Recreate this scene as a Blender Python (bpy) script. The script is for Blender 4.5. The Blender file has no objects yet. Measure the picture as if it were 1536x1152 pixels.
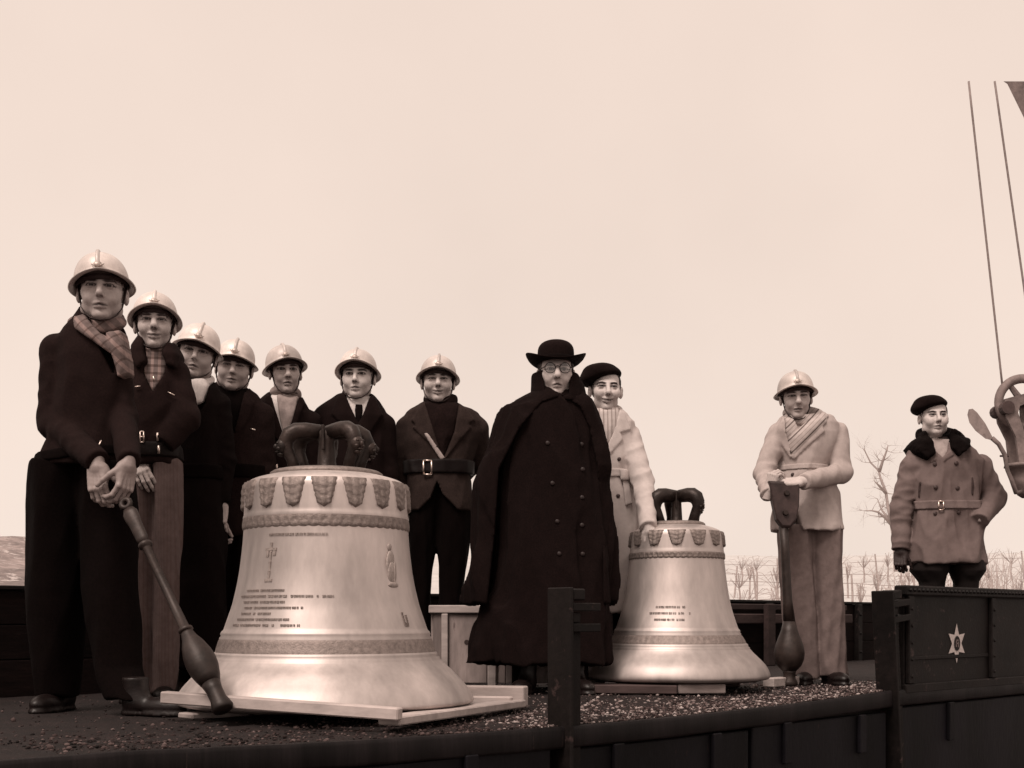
import bpy, math, random
import numpy as np
from mathutils import Vector, Matrix

random.seed(7)
RNG = np.random.default_rng(11)
scene = bpy.context.scene
COL = scene.collection

# ------------------------------------------------------------------ camera, sky, sun, exposure
FPX, PXC, HOR = 1850.0, 768.0, 930.0        # focal length, centre column and horizon row on a 1536 wide print
CAM_Z, BED = 1.57, 1.20
cam_data = bpy.data.cameras.new('camera')
cam_data.sensor_width = 36.0
cam_data.lens = FPX / 1536.0 * 36.0
cam_data.shift_y = (HOR - 576.0) / 1536.0
cam_data.clip_start = 0.1
cam_data.clip_end = 4000.0
cam_data.dof.use_dof = False
cam = bpy.data.objects.new('camera', cam_data)
cam.location = (0, 0, CAM_Z)
cam.rotation_euler = (math.radians(90), 0, 0)
COL.objects.link(cam)
scene.camera = cam

SUN_EL, SUN_AZ = math.radians(55), math.radians(210)     # azimuth clockwise from +Y
world = bpy.data.worlds.new('World')
scene.world = world
world.use_nodes = True
wn, wl = world.node_tree.nodes, world.node_tree.links
wn.clear()
w_out = wn.new('ShaderNodeOutputWorld')
w_bg = wn.new('ShaderNodeBackground')
w_bg.inputs['Strength'].default_value = 0.1
w_sky = wn.new('ShaderNodeTexSky')
w_sky.sky_type = 'NISHITA'
w_sky.sun_disc = False
w_sky.sun_elevation = SUN_EL
w_sky.sun_rotation = SUN_AZ
w_sky.dust_density = 6.0
w_bw = wn.new('ShaderNodeRGBToBW')
w_tint = wn.new('ShaderNodeMix'); w_tint.data_type = 'RGBA'; w_tint.blend_type = 'MULTIPLY'
w_tint.inputs['Factor'].default_value = 1.0
w_tint.inputs['B'].default_value = (1.0, 0.83, 0.73, 1)
# an even overcast veil, a little brighter towards the horizon
w_tc = wn.new('ShaderNodeTexCoord')
w_sep = wn.new('ShaderNodeSeparateXYZ')
w_ramp = wn.new('ShaderNodeValToRGB')
w_ramp.color_ramp.elements[0].position = 0.0
w_ramp.color_ramp.elements[0].color = (0.905, 0.765, 0.675, 1)
w_ramp.color_ramp.elements[1].position = 0.46
w_ramp.color_ramp.elements[1].color = (0.875, 0.715, 0.625, 1)
w_e = w_ramp.color_ramp.elements.new(0.18); w_e.color = (0.885, 0.735, 0.645, 1)
w_e = w_ramp.color_ramp.elements.new(0.30); w_e.color = (0.875, 0.72, 0.63, 1)
w_mul = wn.new('ShaderNodeVectorMath'); w_mul.operation = 'SCALE'
w_mul.inputs['Scale'].default_value = 10.6
w_mix = wn.new('ShaderNodeMix'); w_mix.data_type = 'RGBA'
w_mix.inputs['Factor'].default_value = 0.93
wl.new(w_sky.outputs[0], w_bw.inputs[0])
wl.new(w_bw.outputs[0], w_tint.inputs['A'])
wl.new(w_tc.outputs['Generated'], w_sep.inputs[0])
wl.new(w_sep.outputs['Z'], w_ramp.inputs['Fac'])
wl.new(w_ramp.outputs['Color'], w_mul.inputs[0])
w_nz = wn.new('ShaderNodeTexNoise'); w_nz.inputs['Scale'].default_value = 2.6; w_nz.inputs['Detail'].default_value = 5.0
w_mr = wn.new('ShaderNodeMapRange'); w_mr.inputs['From Min'].default_value = .3; w_mr.inputs['From Max'].default_value = .7
w_mr.inputs['To Min'].default_value = .955; w_mr.inputs['To Max'].default_value = 1.055
w_cl = wn.new('ShaderNodeVectorMath'); w_cl.operation = 'SCALE'
wl.new(w_tc.outputs['Generated'], w_nz.inputs['Vector']); wl.new(w_nz.outputs['Fac'], w_mr.inputs['Value'])
wl.new(w_mul.outputs[0], w_cl.inputs[0]); wl.new(w_mr.outputs[0], w_cl.inputs['Scale'])
wl.new(w_tint.outputs['Result'], w_mix.inputs['A'])
wl.new(w_cl.outputs[0], w_mix.inputs['B'])
wl.new(w_mix.outputs['Result'], w_bg.inputs['Color'])
wl.new(w_bg.outputs[0], w_out.inputs['Surface'])

sun_data = bpy.data.lights.new('sun', 'SUN')
sun_data.energy = 3.0
sun_data.angle = math.radians(26)
sun_data.color = (1.0, 0.86, 0.77)
sun = bpy.data.objects.new('sun', sun_data)
sd = Vector((math.sin(SUN_AZ) * math.cos(SUN_EL), math.cos(SUN_AZ) * math.cos(SUN_EL), math.sin(SUN_EL)))
sun.rotation_euler = sd.to_track_quat('Z', 'Y').to_euler()
sun.location = (-3, -4, 8)
COL.objects.link(sun)
scene.view_settings.view_transform = 'Standard'
scene.view_settings.look = 'None'
scene.view_settings.exposure = 0.0
scene.view_settings.gamma = 1.0
scene.view_settings.use_curve_mapping = False
scene.render.engine = 'CYCLES'
scene.cycles.max_bounces = 6

# ------------------------------------------------------------------ materials
def tone(g):
    """a grey of the given reflectance in the warm brown-black dye of the place"""
    xs = [0.0, 0.01, 0.05, 0.2, 0.4, 0.8]
    return (g, g * float(np.interp(g, xs, [.55, .55, .66, .80, .86, .96])),
            g * float(np.interp(g, xs, [.52, .52, .63, .76, .82, .94])), 1.0)

MATS = {}
def mat(name, g, var=0.25, scale=40.0, rough=0.85, metal=0.0, bump=0.15, bscale=None, stretch=(1, 1, 1), attr=False,
        rgb=None, blot=0.0, sheen=0.0, stripes=None, spec=0.3, wear=None, coord='Object'):
    if name in MATS:
        return MATS[name]
    m = bpy.data.materials.new(name)
    m.use_nodes = True
    n, l = m.node_tree.nodes, m.node_tree.links
    b = n['Principled BSDF']
    b.inputs['Roughness'].default_value = rough
    b.inputs['Metallic'].default_value = metal
    b.inputs['Specular IOR Level'].default_value = spec
    if sheen:
        b.inputs['Sheen Weight'].default_value = sheen
        b.inputs['Sheen Roughness'].default_value = 0.6
    base = rgb if rgb else tone(g)
    tc = n.new('ShaderNodeTexCoord')
    mp = n.new('ShaderNodeMapping'); mp.inputs['Scale'].default_value = stretch
    l.new(tc.outputs[coord], mp.inputs[0])
    oi = n.new('ShaderNodeObjectInfo'); ov_ = n.new('ShaderNodeMath'); ov_.operation = 'MULTIPLY'; ov_.inputs[1].default_value = 37.0
    l.new(oi.outputs['Random'], ov_.inputs[0]); l.new(ov_.outputs[0], mp.inputs['Location'])
    nz = n.new('ShaderNodeTexNoise')
    nz.inputs['Scale'].default_value = scale
    nz.inputs['Detail'].default_value = 6.0
    nz.inputs['Roughness'].default_value = 0.65
    l.new(mp.outputs[0], nz.inputs['Vector'])
    mr = n.new('ShaderNodeMapRange')
    mr.inputs['From Min'].default_value = 0.3; mr.inputs['From Max'].default_value = 0.7
    mr.inputs['To Min'].default_value = 1 - var; mr.inputs['To Max'].default_value = 1 + var
    l.new(nz.outputs['Fac'], mr.inputs['Value'])
    mx = n.new('ShaderNodeVectorMath'); mx.operation = 'SCALE'
    l.new(mr.outputs[0], mx.inputs['Scale'])
    if attr:
        at = n.new('ShaderNodeVertexColor'); at.layer_name = 'Col'
        l.new(at.outputs['Color'], mx.inputs[0])
    else:
        mx.inputs[0].default_value = base[:3]
    cur = mx.outputs[0]
    if stripes:                                   # woven checks: list of (axis, period, width, factor)
        sp = n.new('ShaderNodeSeparateXYZ'); l.new(tc.outputs['Object'], sp.inputs[0])
        for ax, per, wid, fac in stripes:
            if ax == 'D':
                ad = n.new('ShaderNodeMath'); ad.operation = 'ADD'
                l.new(sp.outputs['X'], ad.inputs[0]); l.new(sp.outputs['Z'], ad.inputs[1]); src = ad.outputs[0]
            elif ax == 'E':
                ad = n.new('ShaderNodeMath'); ad.operation = 'SUBTRACT'
                l.new(sp.outputs['X'], ad.inputs[0]); l.new(sp.outputs['Z'], ad.inputs[1]); src = ad.outputs[0]
            else:
                src = sp.outputs[ax]
            pm = n.new('ShaderNodeMath'); pm.operation = 'PINGPONG'; pm.inputs[1].default_value = per / 2
            l.new(src, pm.inputs[0])
            lt = n.new('ShaderNodeMath'); lt.operation = 'LESS_THAN'; lt.inputs[1].default_value = wid / 2
            l.new(pm.outputs[0], lt.inputs[0])
            sm = n.new('ShaderNodeMix'); sm.data_type = 'RGBA'; sm.blend_type = 'MULTIPLY'
            l.new(lt.outputs[0], sm.inputs['Factor']); l.new(cur, sm.inputs['A'])
            sm.inputs['B'].default_value = (fac, fac * .95, fac * .93, 1)
            cur = sm.outputs['Result']
    if blot:
        n2 = n.new('ShaderNodeTexNoise'); n2.inputs['Scale'].default_value = scale * 0.13
        n2.inputs['Detail'].default_value = 5.0
        l.new(mp.outputs[0], n2.inputs['Vector'])
        m2 = n.new('ShaderNodeMapRange')
        m2.inputs['From Min'].default_value = 0.35; m2.inputs['From Max'].default_value = 0.65
        m2.inputs['To Min'].default_value = 1 - blot; m2.inputs['To Max'].default_value = 1 + blot * .6
        l.new(n2.outputs['Fac'], m2.inputs['Value'])
        m3 = n.new('ShaderNodeVectorMath'); m3.operation = 'SCALE'
        l.new(cur, m3.inputs[0]); l.new(m2.outputs[0], m3.inputs['Scale'])
        cur = m3.outputs[0]
    if wear:                                      # scuffed patches in another tone: (grey, threshold, scale)
        n4 = n.new('ShaderNodeTexNoise'); n4.inputs['Scale'].default_value = wear[2]
        n4.inputs['Detail'].default_value = 8.0; n4.inputs['Roughness'].default_value = .7
        l.new(mp.outputs[0], n4.inputs['Vector'])
        m4 = n.new('ShaderNodeMapRange')
        m4.inputs['From Min'].default_value = wear[1]; m4.inputs['From Max'].default_value = wear[1] + .08
        l.new(n4.outputs['Fac'], m4.inputs['Value'])
        m5 = n.new('ShaderNodeMix'); m5.data_type = 'RGBA'
        l.new(m4.outputs[0], m5.inputs['Factor']); l.new(cur, m5.inputs['A'])
        m5.inputs['B'].default_value = tone(wear[0])
        cur = m5.outputs['Result']
    l.new(cur, b.inputs['Base Color'])
    if bump:
        bz = n.new('ShaderNodeTexNoise'); bz.inputs['Scale'].default_value = bscale or scale * 2.5
        bz.inputs['Detail'].default_value = 4.0
        l.new(mp.outputs[0], bz.inputs['Vector'])
        bp = n.new('ShaderNodeBump'); bp.inputs['Strength'].default_value = bump
        bp.inputs['Distance'].default_value = 0.004
        l.new(bz.outputs['Fac'], bp.inputs['Height'])
        l.new(bp.outputs[0], b.inputs['Normal'])
    if metal or wear:
        rr = n.new('ShaderNodeMapRange')
        rr.inputs['To Min'].default_value = rough * .85; rr.inputs['To Max'].default_value = min(1, rough * 1.2)
        l.new(nz.outputs['Fac'], rr.inputs['Value'])
        l.new(rr.outputs[0], b.inputs['Roughness'])
    MATS[name] = m
    return m

# ------------------------------------------------------------------ object helpers
def link(name, me, m=None, parent=None, loc=None, rot=None):
    o = bpy.data.objects.new(name, me)
    if m is not None and me is not None:
        me.materials.clear(); me.materials.append(m)
    COL.objects.link(o)
    if parent is not None:
        o.parent = parent
    if loc is not None:
        o.location = loc
    if rot is not None:
        o.rotation_euler = rot
    return o

def empty(name, loc=(0, 0, 0), rz=0.0):
    o = bpy.data.objects.new(name, None)
    o.empty_display_size = 0.1
    o.location = loc
    o.rotation_euler = (0, 0, rz)
    COL.objects.link(o)
    return o

def tag(o, label=None, cat=None, group=None, kind=None):
    if label: o['label'] = label
    if cat: o['category'] = cat
    if group: o['group'] = group
    if kind: o['kind'] = kind
    return o

def mesh(name, V, F, smooth=False, colors=None):
    me = bpy.data.meshes.new(name)
    V = np.asarray(V, dtype=np.float32)
    if isinstance(F, np.ndarray):
        k = F.shape[1]
        me.vertices.add(len(V)); me.vertices.foreach_set('co', V.ravel())
        me.loops.add(F.size); me.loops.foreach_set('vertex_index', F.ravel().astype(np.int32))
        me.polygons.add(len(F))
        me.polygons.foreach_set('loop_start', np.arange(0, F.size, k, dtype=np.int32))
        me.update(calc_edges=True)
    else:
        me.from_pydata([tuple(map(float, v)) for v in V], [], [tuple(int(i) for i in f) for f in F])
    if smooth:
        me.polygons.foreach_set('use_smooth', np.ones(len(me.polygons), dtype=bool))
    if colors is not None:
        ca = me.color_attributes.new('Col', 'FLOAT_COLOR', 'POINT')
        c4 = np.ones((len(V), 4), dtype=np.float32); c4[:, :3] = colors
        ca.data.foreach_set('color', c4.ravel())
    me.validate()
    me.update()
    return me

class MB:
    """collects boxes, tubes and lathes; build() links them as one mesh"""
    def __init__(self): self.v, self.f = [], []
    def add(self, V, F):
        o = len(self.v)
        self.v += [tuple(v) for v in V]; self.f += [tuple(i + o for i in f) for f in F]
        return self
    def box(self, x0, x1, y0, y1, z0, z1, M=None, bev=0.0):
        if bev > 0:
            V, F = bevel_box(x0, x1, y0, y1, z0, z1, bev)
        else:
            V = [(x, y, z) for x in (x0, x1) for y in (y0, y1) for z in (z0, z1)]
            F = [(0, 1, 3, 2), (4, 6, 7, 5), (0, 4, 5, 1), (2, 3, 7, 6), (0, 2, 6, 4), (1, 5, 7, 3)]
        if M is not None:
            V = [M @ Vector(v) for v in V]
        return self.add(V, F)
    def beam(self, a, b, w, h, bev=0.004, up=(0, 0, 1)):
        """a box of width w and height h whose base centre line runs from a to b"""
        a, b = Vector(a), Vector(b)
        x = (b - a); L = x.length; x.normalize()
        y = Vector(up).cross(x).normalized(); z = x.cross(y)
        M = Matrix(((x.x, y.x, z.x, a.x), (x.y, y.y, z.y, a.y), (x.z, y.z, z.z, a.z), (0, 0, 0, 1)))
        return self.box(0, L, -w / 2, w / 2, 0, h, M, bev)
    def tube(self, pts, rad, seg=8, flat=1.0, caps=True):
        pts = [Vector(p) for p in pts]
        n = len(pts)
        rad = rad if isinstance(rad, (list, tuple)) else [rad] * n
        V = []
        prev = None
        for i, p in enumerate(pts):
            d = (pts[min(i + 1, n - 1)] - pts[max(i - 1, 0)]).normalized()
            if prev is None:
                u = d.cross(Vector((0, 0, 1)))
                if u.length < .1: u = d.cross(Vector((1, 0, 0)))
            else:
                u = prev - d * prev.dot(d)
            u.normalize(); prev = u
            w = d.cross(u)
            for k in range(seg):
                t = 2 * math.pi * k / seg
                V.append(p + u * (rad[i] * math.cos(t)) + w * (rad[i] * flat * math.sin(t)))
        F = []
        for i in range(n - 1):
            for k in range(seg):
                k2 = (k + 1) % seg
                F.append((i * seg + k, i * seg + k2, (i + 1) * seg + k2, (i + 1) * seg + k))
        if caps:
            F.append(tuple(range(seg))[::-1]); F.append(tuple((n - 1) * seg + k for k in range(seg)))
        return self.add(V, F)
    def lathe(self, prof, seg=32, M=None, sx=1.0, sy=1.0):
        V, F = [], []
        n = len(prof)
        for r, z in prof:
            for k in range(seg):
                t = 2 * math.pi * k / seg
                V.append(Vector((r * sx * math.cos(t), r * sy * math.sin(t), z)))
        for i in range(n - 1):
            for k in range(seg):
                k2 = (k + 1) % seg
                F.append((i * seg + k, i * seg + k2, (i + 1) * seg + k2, (i + 1) * seg + k))
        if prof[0][0] > 1e-6: F.append(tuple(range(seg))[::-1])
        if prof[-1][0] > 1e-6: F.append(tuple((n - 1) * seg + k for k in range(seg)))
        if M is not None: V = [M @ v for v in V]
        return self.add(V, F)
    def mesh(self, name, smooth=False):
        return mesh(name, self.v, self.f, smooth)
    def build(self, name, m, parent=None, smooth=False, loc=None, rot=None):
        return link(name, self.mesh(name, smooth), m, parent, loc, rot)

def bevel_box(x0, x1, y0, y1, z0, z1, b):
    b = min(b, (x1 - x0) * .45, (y1 - y0) * .45, (z1 - z0) * .45)
    V, idx = [], {}
    for sx in (0, 1):
        for sy in (0, 1):
            for sz in (0, 1):
                X, Y, Z = (x0, x1)[sx], (y0, y1)[sy], (z0, z1)[sz]
                ix, iy, iz = X + (b, -b)[sx], Y + (b, -b)[sy], Z + (b, -b)[sz]
                idx[sx, sy, sz] = len(V)
                V += [(X, iy, iz), (ix, Y, iz), (ix, iy, Z)]
    F = []
    for s in (0, 1):
        q = [idx[s, 0, 0], idx[s, 1, 0], idx[s, 1, 1], idx[s, 0, 1]]; F.append(tuple(q if s else q[::-1]))
        q = [idx[0, s, 0] + 1, idx[0, s, 1] + 1, idx[1, s, 1] + 1, idx[1, s, 0] + 1]; F.append(tuple(q if s else q[::-1]))
        q = [idx[0, 0, s] + 2, idx[1, 0, s] + 2, idx[1, 1, s] + 2, idx[0, 1, s] + 2]; F.append(tuple(q if s else q[::-1]))
    def ed(a, ka, kb, c):
        F.append((idx[a] + ka, idx[c] + ka, idx[c] + kb, idx[a] + kb))
    for i in (0, 1):
        for j in (0, 1):
            ed((i, j, 0), 0, 1, (i, j, 1)); ed((i, 0, j), 0, 2, (i, 1, j)); ed((0, i, j), 1, 2, (1, i, j))
    for k in idx:
        F.append((idx[k], idx[k] + 1, idx[k] + 2))
    return V, F

def at(px, py, Y):
    """the world point seen at a place of the print, at distance Y"""
    return Vector(((px - PXC) / FPX * Y, Y, CAM_Z - (py - HOR) / FPX * Y))

# ------------------------------------------------------------------ implicit surfaces, meshed with surface nets
class Grid:
    def __init__(self, lo, hi, h):
        self.lo = np.array(lo, dtype=np.float32); self.h = h
        n = np.ceil((np.array(hi) - np.array(lo)) / h).astype(int) + 1
        ax = [self.lo[i] + h * np.arange(n[i], dtype=np.float32) for i in range(3)]
        self.ax = ax
        self.X, self.Y, self.Z = ax[0][:, None, None], ax[1][None, :, None], ax[2][None, None, :]
        self.shape = tuple(n)
    def full(self, F):
        return np.ascontiguousarray(np.broadcast_to(F, self.shape)).astype(np.float32)

def nets(G, F):
    F = G.full(F)
    for s in (0, -1):                              # close the surface at the box
        F[s] = np.maximum(F[s], .004); F[:, s] = np.maximum(F[:, s], .004); F[:, :, s] = np.maximum(F[:, :, s], .004)
    S = F < 0
    c = S[:-1, :-1, :-1].astype(np.int8)
    tot = np.zeros(c.shape, np.int8)
    offs = [(i, j, k) for i in (0, 1) for j in (0, 1) for k in (0, 1)]
    nx, ny, nz = S.shape
    for i, j, k in offs:
        tot += S[i:nx - 1 + i, j:ny - 1 + j, k:nz - 1 + k]
    act = np.argwhere((tot > 0) & (tot < 8))
    if len(act) == 0:
        return np.zeros((0, 3)), np.zeros((0, 4), int)
    ids = -np.ones(tot.shape, np.int32)
    ids[act[:, 0], act[:, 1], act[:, 2]] = np.arange(len(act))
    vals = {o: F[act[:, 0] + o[0], act[:, 1] + o[1], act[:, 2] + o[2]] for o in offs}
    acc = np.zeros((len(act), 3), np.float32); cnt = np.zeros(len(act), np.float32)
    for a in offs:
        for d in range(3):
            if a[d] == 1: continue
            b = list(a); b[d] = 1; b = tuple(b)
            va, vb = vals[a], vals[b]
            m = (va < 0) != (vb < 0)
            t = np.where(m, va / np.where(m, va - vb, 1), 0)
            p = np.array(a, np.float32)[None, :] + 0 * acc
            p[:, d] += t
            acc += p * m[:, None]; cnt += m
    V = (act + acc / cnt[:, None]) * G.h + G.lo
    Q = []
    for d in range(3):
        e1, e2 = [x for x in range(3) if x != d]
        sl0 = [slice(None)] * 3; sl1 = [slice(None)] * 3
        sl0[d] = slice(0, -1); sl1[d] = slice(1, None)
        diff = S[tuple(sl0)] != S[tuple(sl1)]
        idx = np.argwhere(diff)
        ok = (idx[:, e1] > 0) & (idx[:, e2] > 0) & (idx[:, e1] < S.shape[e1] - 1) & (idx[:, e2] < S.shape[e2] - 1)
        idx = idx[ok]
        if not len(idx): continue
        s = S[idx[:, 0], idx[:, 1], idx[:, 2]]
        def cell(o1, o2):
            q = idx.copy(); q[:, e1] += o1; q[:, e2] += o2
            return ids[q[:, 0], q[:, 1], q[:, 2]]
        q = np.stack([cell(-1, -1), cell(0, -1), cell(0, 0), cell(-1, 0)], 1)
        flip = ~s if d != 1 else s
        q[flip] = q[flip][:, ::-1]
        Q.append(q)
    Q = np.concatenate(Q)
    return V, Q[(Q >= 0).all(1)]

def smin(a, b, k):
    h = np.clip(.5 + .5 * (b - a) / k, 0, 1)
    return b + (a - b) * h - k * h * (1 - h)
def smax(a, b, k): return -smin(-a, -b, k)
def sph(G, c, r): return np.sqrt((G.X - c[0]) ** 2 + (G.Y - c[1]) ** 2 + (G.Z - c[2]) ** 2) - r
def ell(G, c, r):
    x, y, z = G.X - c[0], G.Y - c[1], G.Z - c[2]
    k0 = np.sqrt((x / r[0]) ** 2 + (y / r[1]) ** 2 + (z / r[2]) ** 2)
    k1 = np.sqrt((x / r[0] ** 2) ** 2 + (y / r[1] ** 2) ** 2 + (z / r[2] ** 2) ** 2)
    return k0 * (k0 - 1) / np.maximum(k1, 1e-6)
def cap(G, a, b, ra, rb=None, wr=None):
    rb = ra if rb is None else rb
    a, b = np.array(a, np.float32), np.array(b, np.float32)
    d = b - a; L2 = float(d @ d) + 1e-9
    x, y, z = G.X - a[0], G.Y - a[1], G.Z - a[2]
    t = np.clip((x * d[0] + y * d[1] + z * d[2]) / L2, 0, 1)
    D = np.sqrt((x - t * d[0]) ** 2 + (y - t * d[1]) ** 2 + (z - t * d[2]) ** 2)
    r = ra + (rb - ra) * t
    if wr is not None:                             # creases across the sleeve: (amplitude, count, phase, centre, spread)
        A, nn, ph, t0, sp = wr
        r = r + A * np.sin(t * nn + ph + 60 * x * (1 if ph < 3 else -1)) * np.exp(-((t - t0) / sp) ** 2)
    return D - r
def bx(G, c, r, rad=0.0):
    q = [np.abs(A - c[i]) - r[i] + rad for i, A in enumerate((G.X, G.Y, G.Z))]
    out = np.sqrt(np.maximum(q[0], 0) ** 2 + np.maximum(q[1], 0) ** 2 + np.maximum(q[2], 0) ** 2)
    return out + np.minimum(np.maximum(q[0], np.maximum(q[1], q[2])), 0) - rad
def noise(G, scale, seed, st=(1, 1, 1), n=7):
    r = np.random.default_rng(seed)
    out = 0
    for i in range(n):
        k = r.normal(size=3); k /= np.linalg.norm(k); k = k * scale * r.uniform(.6, 1.7) * np.array(st)
        out = out + np.sin(G.X * k[0] + G.Y * k[1] + G.Z * k[2] + r.uniform(0, 6.28))
    return out / n
def poly2(G, pts):
    """signed distance to a polygon in the x-z plane"""
    x = G.ax[0][:, None]; z = G.ax[2][None, :]
    n = len(pts); d = np.full((x.shape[0], z.shape[1]), 1e9, np.float32); s = np.ones_like(d)
    for i in range(n):
        a, b = pts[i], pts[i - 1]
        ex, ez = b[0] - a[0], b[1] - a[1]
        wx, wz = x - a[0], z - a[1]
        t = np.clip((wx * ex + wz * ez) / (ex * ex + ez * ez + 1e-12), 0, 1)
        d = np.minimum(d, (wx - ex * t) ** 2 + (wz - ez * t) ** 2)
        c1 = z >= a[1]; c2 = z < b[1]; c3 = ex * wz > ez * wx
        flip = (c1 & c2 & c3) | (~c1 & ~c2 & ~c3)
        s = np.where(flip, -s, s)
    return (s * np.sqrt(d))[:, None, :]
def loft(G, rows, p=2.3, fold=None, clip=True):
    """stack of rounded sections; rows of (z, cx, rx, cy, ry); fold = (amp bottom, count, phase, z top, z bottom)"""
    rows = sorted(rows)
    R = np.array(rows, np.float32)
    z = G.ax[2]
    f = [np.interp(z, R[:, 0], R[:, i])[None, None, :].astype(np.float32) for i in (1, 2, 3, 4)]
    x, y = (G.X - f[0]) / f[1], (G.Y - f[2]) / f[3]
    k = (np.abs(x) ** p + np.abs(y) ** p) ** (1 / p)
    if fold:
        A, cnt, ph, zt, zb = fold
        w = np.clip((zt - z) / (zt - zb), 0, 1)[None, None, :]
        th = np.arctan2(y, x)
        k = k / (1 + A * w * (np.sin(cnt * th + ph) + .5 * np.sin((cnt * 1.7) * th + ph * 2)))
    d = (k - 1) * np.minimum(f[1], f[3])
    if clip:
        d = smax(d, np.maximum(R[0, 0] - G.Z, G.Z - R[-1, 0]), .012)
    return d
def ring(G, c, rx, ry, tr, tz, tilt=0.0):
    x, y = (G.X - c[0]), (G.Y - c[1])
    rho = (np.sqrt((x / rx) ** 2 + (y / ry) ** 2) - 1) * min(rx, ry)
    zz = G.Z - c[2] - tilt * y
    return (np.sqrt((rho / tr) ** 2 + (zz / tz) ** 2) - 1) * min(tr, tz)
def surf_y(G, F, x, z, default=-.1):
    """the front of a surface (smallest y) above a place in the x-z plane"""
    i = int(np.clip(round((x - G.lo[0]) / G.h), 0, G.shape[0] - 1)); k = int(np.clip(round((z - G.lo[2]) / G.h), 0, G.shape[2] - 1))
    col = F[i, :, k]
    j = np.argmax(col < 0)
    if not col[j] < 0: return default
    if j == 0: return float(G.ax[1][0])
    t = col[j - 1] / (col[j - 1] - col[j])
    return float(G.ax[1][j - 1] + t * G.h)
def join(parts):
    V, F, C, o = [], [], [], 0
    for v, f, c in parts:
        V.append(v); F.append(f + o); C.append(c); o += len(v)
    return np.concatenate(V), np.concatenate(F), np.concatenate(C)

# ================================================================== the setting
M_snow = mat('snow', .72, rgb=(.50, .485, .475, 1), var=.12, scale=.8, rough=.9, bump=.5, bscale=3.0, blot=.05)
M_hill = mat('winter_hill', .24, var=.45, scale=2.2, rough=.95, bump=.6, bscale=4, blot=.3, wear=(.5, .56, 1.6))
def snow_z(x, y):
    t = np.clip((y - 14.0) / 46.0, 0, 1)
    z = 4.75 * t + .10 * np.sin(x * .33 + y * .21) * np.minimum(1, t * 4) + .05 * np.sin(x * 1.3 + 2) * np.sin(y * .9) * np.minimum(1, t * 4)
    return z - .004 * np.clip(y - 62, 0, None)
xs = np.concatenate([np.linspace(-900, -60, 15), np.linspace(-50, 50, 101), np.linspace(60, 900, 15)])
ys = np.concatenate([np.linspace(-300, -6, 12), np.linspace(-4, 70, 112), np.linspace(76, 900, 20)])
gx, gy = np.meshgrid(xs, ys, indexing='ij')
gz = snow_z(gx, gy)
gv = np.stack([gx, gy, gz], -1).reshape(-1, 3)
ni, nj = len(xs), len(ys)
ii, jj = np.meshgrid(np.arange(ni - 1), np.arange(nj - 1), indexing='ij')
gf = np.stack([ii * nj + jj, (ii + 1) * nj + jj, (ii + 1) * nj + jj + 1, ii * nj + jj + 1], -1).reshape(-1, 4)
tag(link('snowy_ground', mesh('snowy_ground', gv, gf, True), M_snow), kind='structure')
# unseen dark yard ground round the wagon, added to cut light bounced upward
yx = np.linspace(-70, 70, 71); yy = np.linspace(-40, 12.5, 43)
a, b = np.meshgrid(yx, yy, indexing='ij')
hz = snow_z(a, b) + .012 + .006 * np.sin(a * 2.1) * np.sin(b * 1.7)
hv = np.stack([a, b, hz], -1).reshape(-1, 3)
ii, jj = np.meshgrid(np.arange(70), np.arange(42), indexing='ij')
hf = np.stack([ii * 43 + jj, (ii + 1) * 43 + jj, (ii + 1) * 43 + jj + 1, ii * 43 + jj + 1], -1).reshape(-1, 4)
tag(link('bounce_cut_ground', mesh('bounce_cut_ground', hv, hf, True), mat('dark_ground', .09, var=.5, scale=14, rough=.95, bump=.6, blot=.5, wear=(.45, .60, 1.2))), kind='structure')
# scrubby rise at the left
hx = np.linspace(-70, -7.2, 60); hy = np.linspace(17, 90, 30)
a, b = np.meshgrid(hx, hy, indexing='ij')
hz = snow_z(a, b) + .12 + .85 * np.clip((b - 20) / 40, 0, 1) + .25 * np.sin(a * .5) * np.sin(b * .31) + RNG.normal(0, .10, a.shape)
hz -= 1.2 * (np.exp(-((b - 17) / 2.5) ** 2) + np.exp(-((b - 90) / 6) ** 2) + np.exp(-((a + 7.2) / .8) ** 2))
hv = np.stack([a, b, hz], -1).reshape(-1, 3)
ii, jj = np.meshgrid(np.arange(59), np.arange(29), indexing='ij')
hf = np.stack([ii * 30 + jj, (ii + 1) * 30 + jj, (ii + 1) * 30 + jj + 1, ii * 30 + jj + 1], -1).reshape(-1, 4)
tag(link('scrubby_hillside', mesh('scrubby_hillside', hv, hf, True), M_hill), kind='structure')

# vineyard rows on the slope: stakes and wires
M_stake = mat('grey_stake', .38, scale=20, rough=.9)
M_wire = mat('dull_wire', .30, rough=.6, metal=.3, bump=0)
stake_me = MB().tube([(0, 0, -.2), (.01, 0, .5), (0, .01, .95)], [.03, .028, .024], 6).mesh('stake')
stake_me.materials.append(M_stake)
vine_me = []
for k in range(5):
    b_ = MB(); r = random.Random(40 + k)
    b_.tube([(0, 0, -.1), (.04, .01, .3), (.0, .02, .6)], [.03, .028, .02], 5)
    for q in range(16):
        sx = r.gauss(0, .45); b_.tube([(0, .01, .5), (sx * .5, r.uniform(-.1, .1), .8 + r.uniform(-.1, .2)), (sx, r.uniform(-.15, .15), .85 + r.uniform(-.3, .25))], [.008, .006, .003], 4)
    me = b_.mesh('vine_cane'); me.materials.append(M_stake); vine_me.append(me)
ROWN = ['nearest', 'second', 'third', 'fourth', 'farthest']
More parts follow.
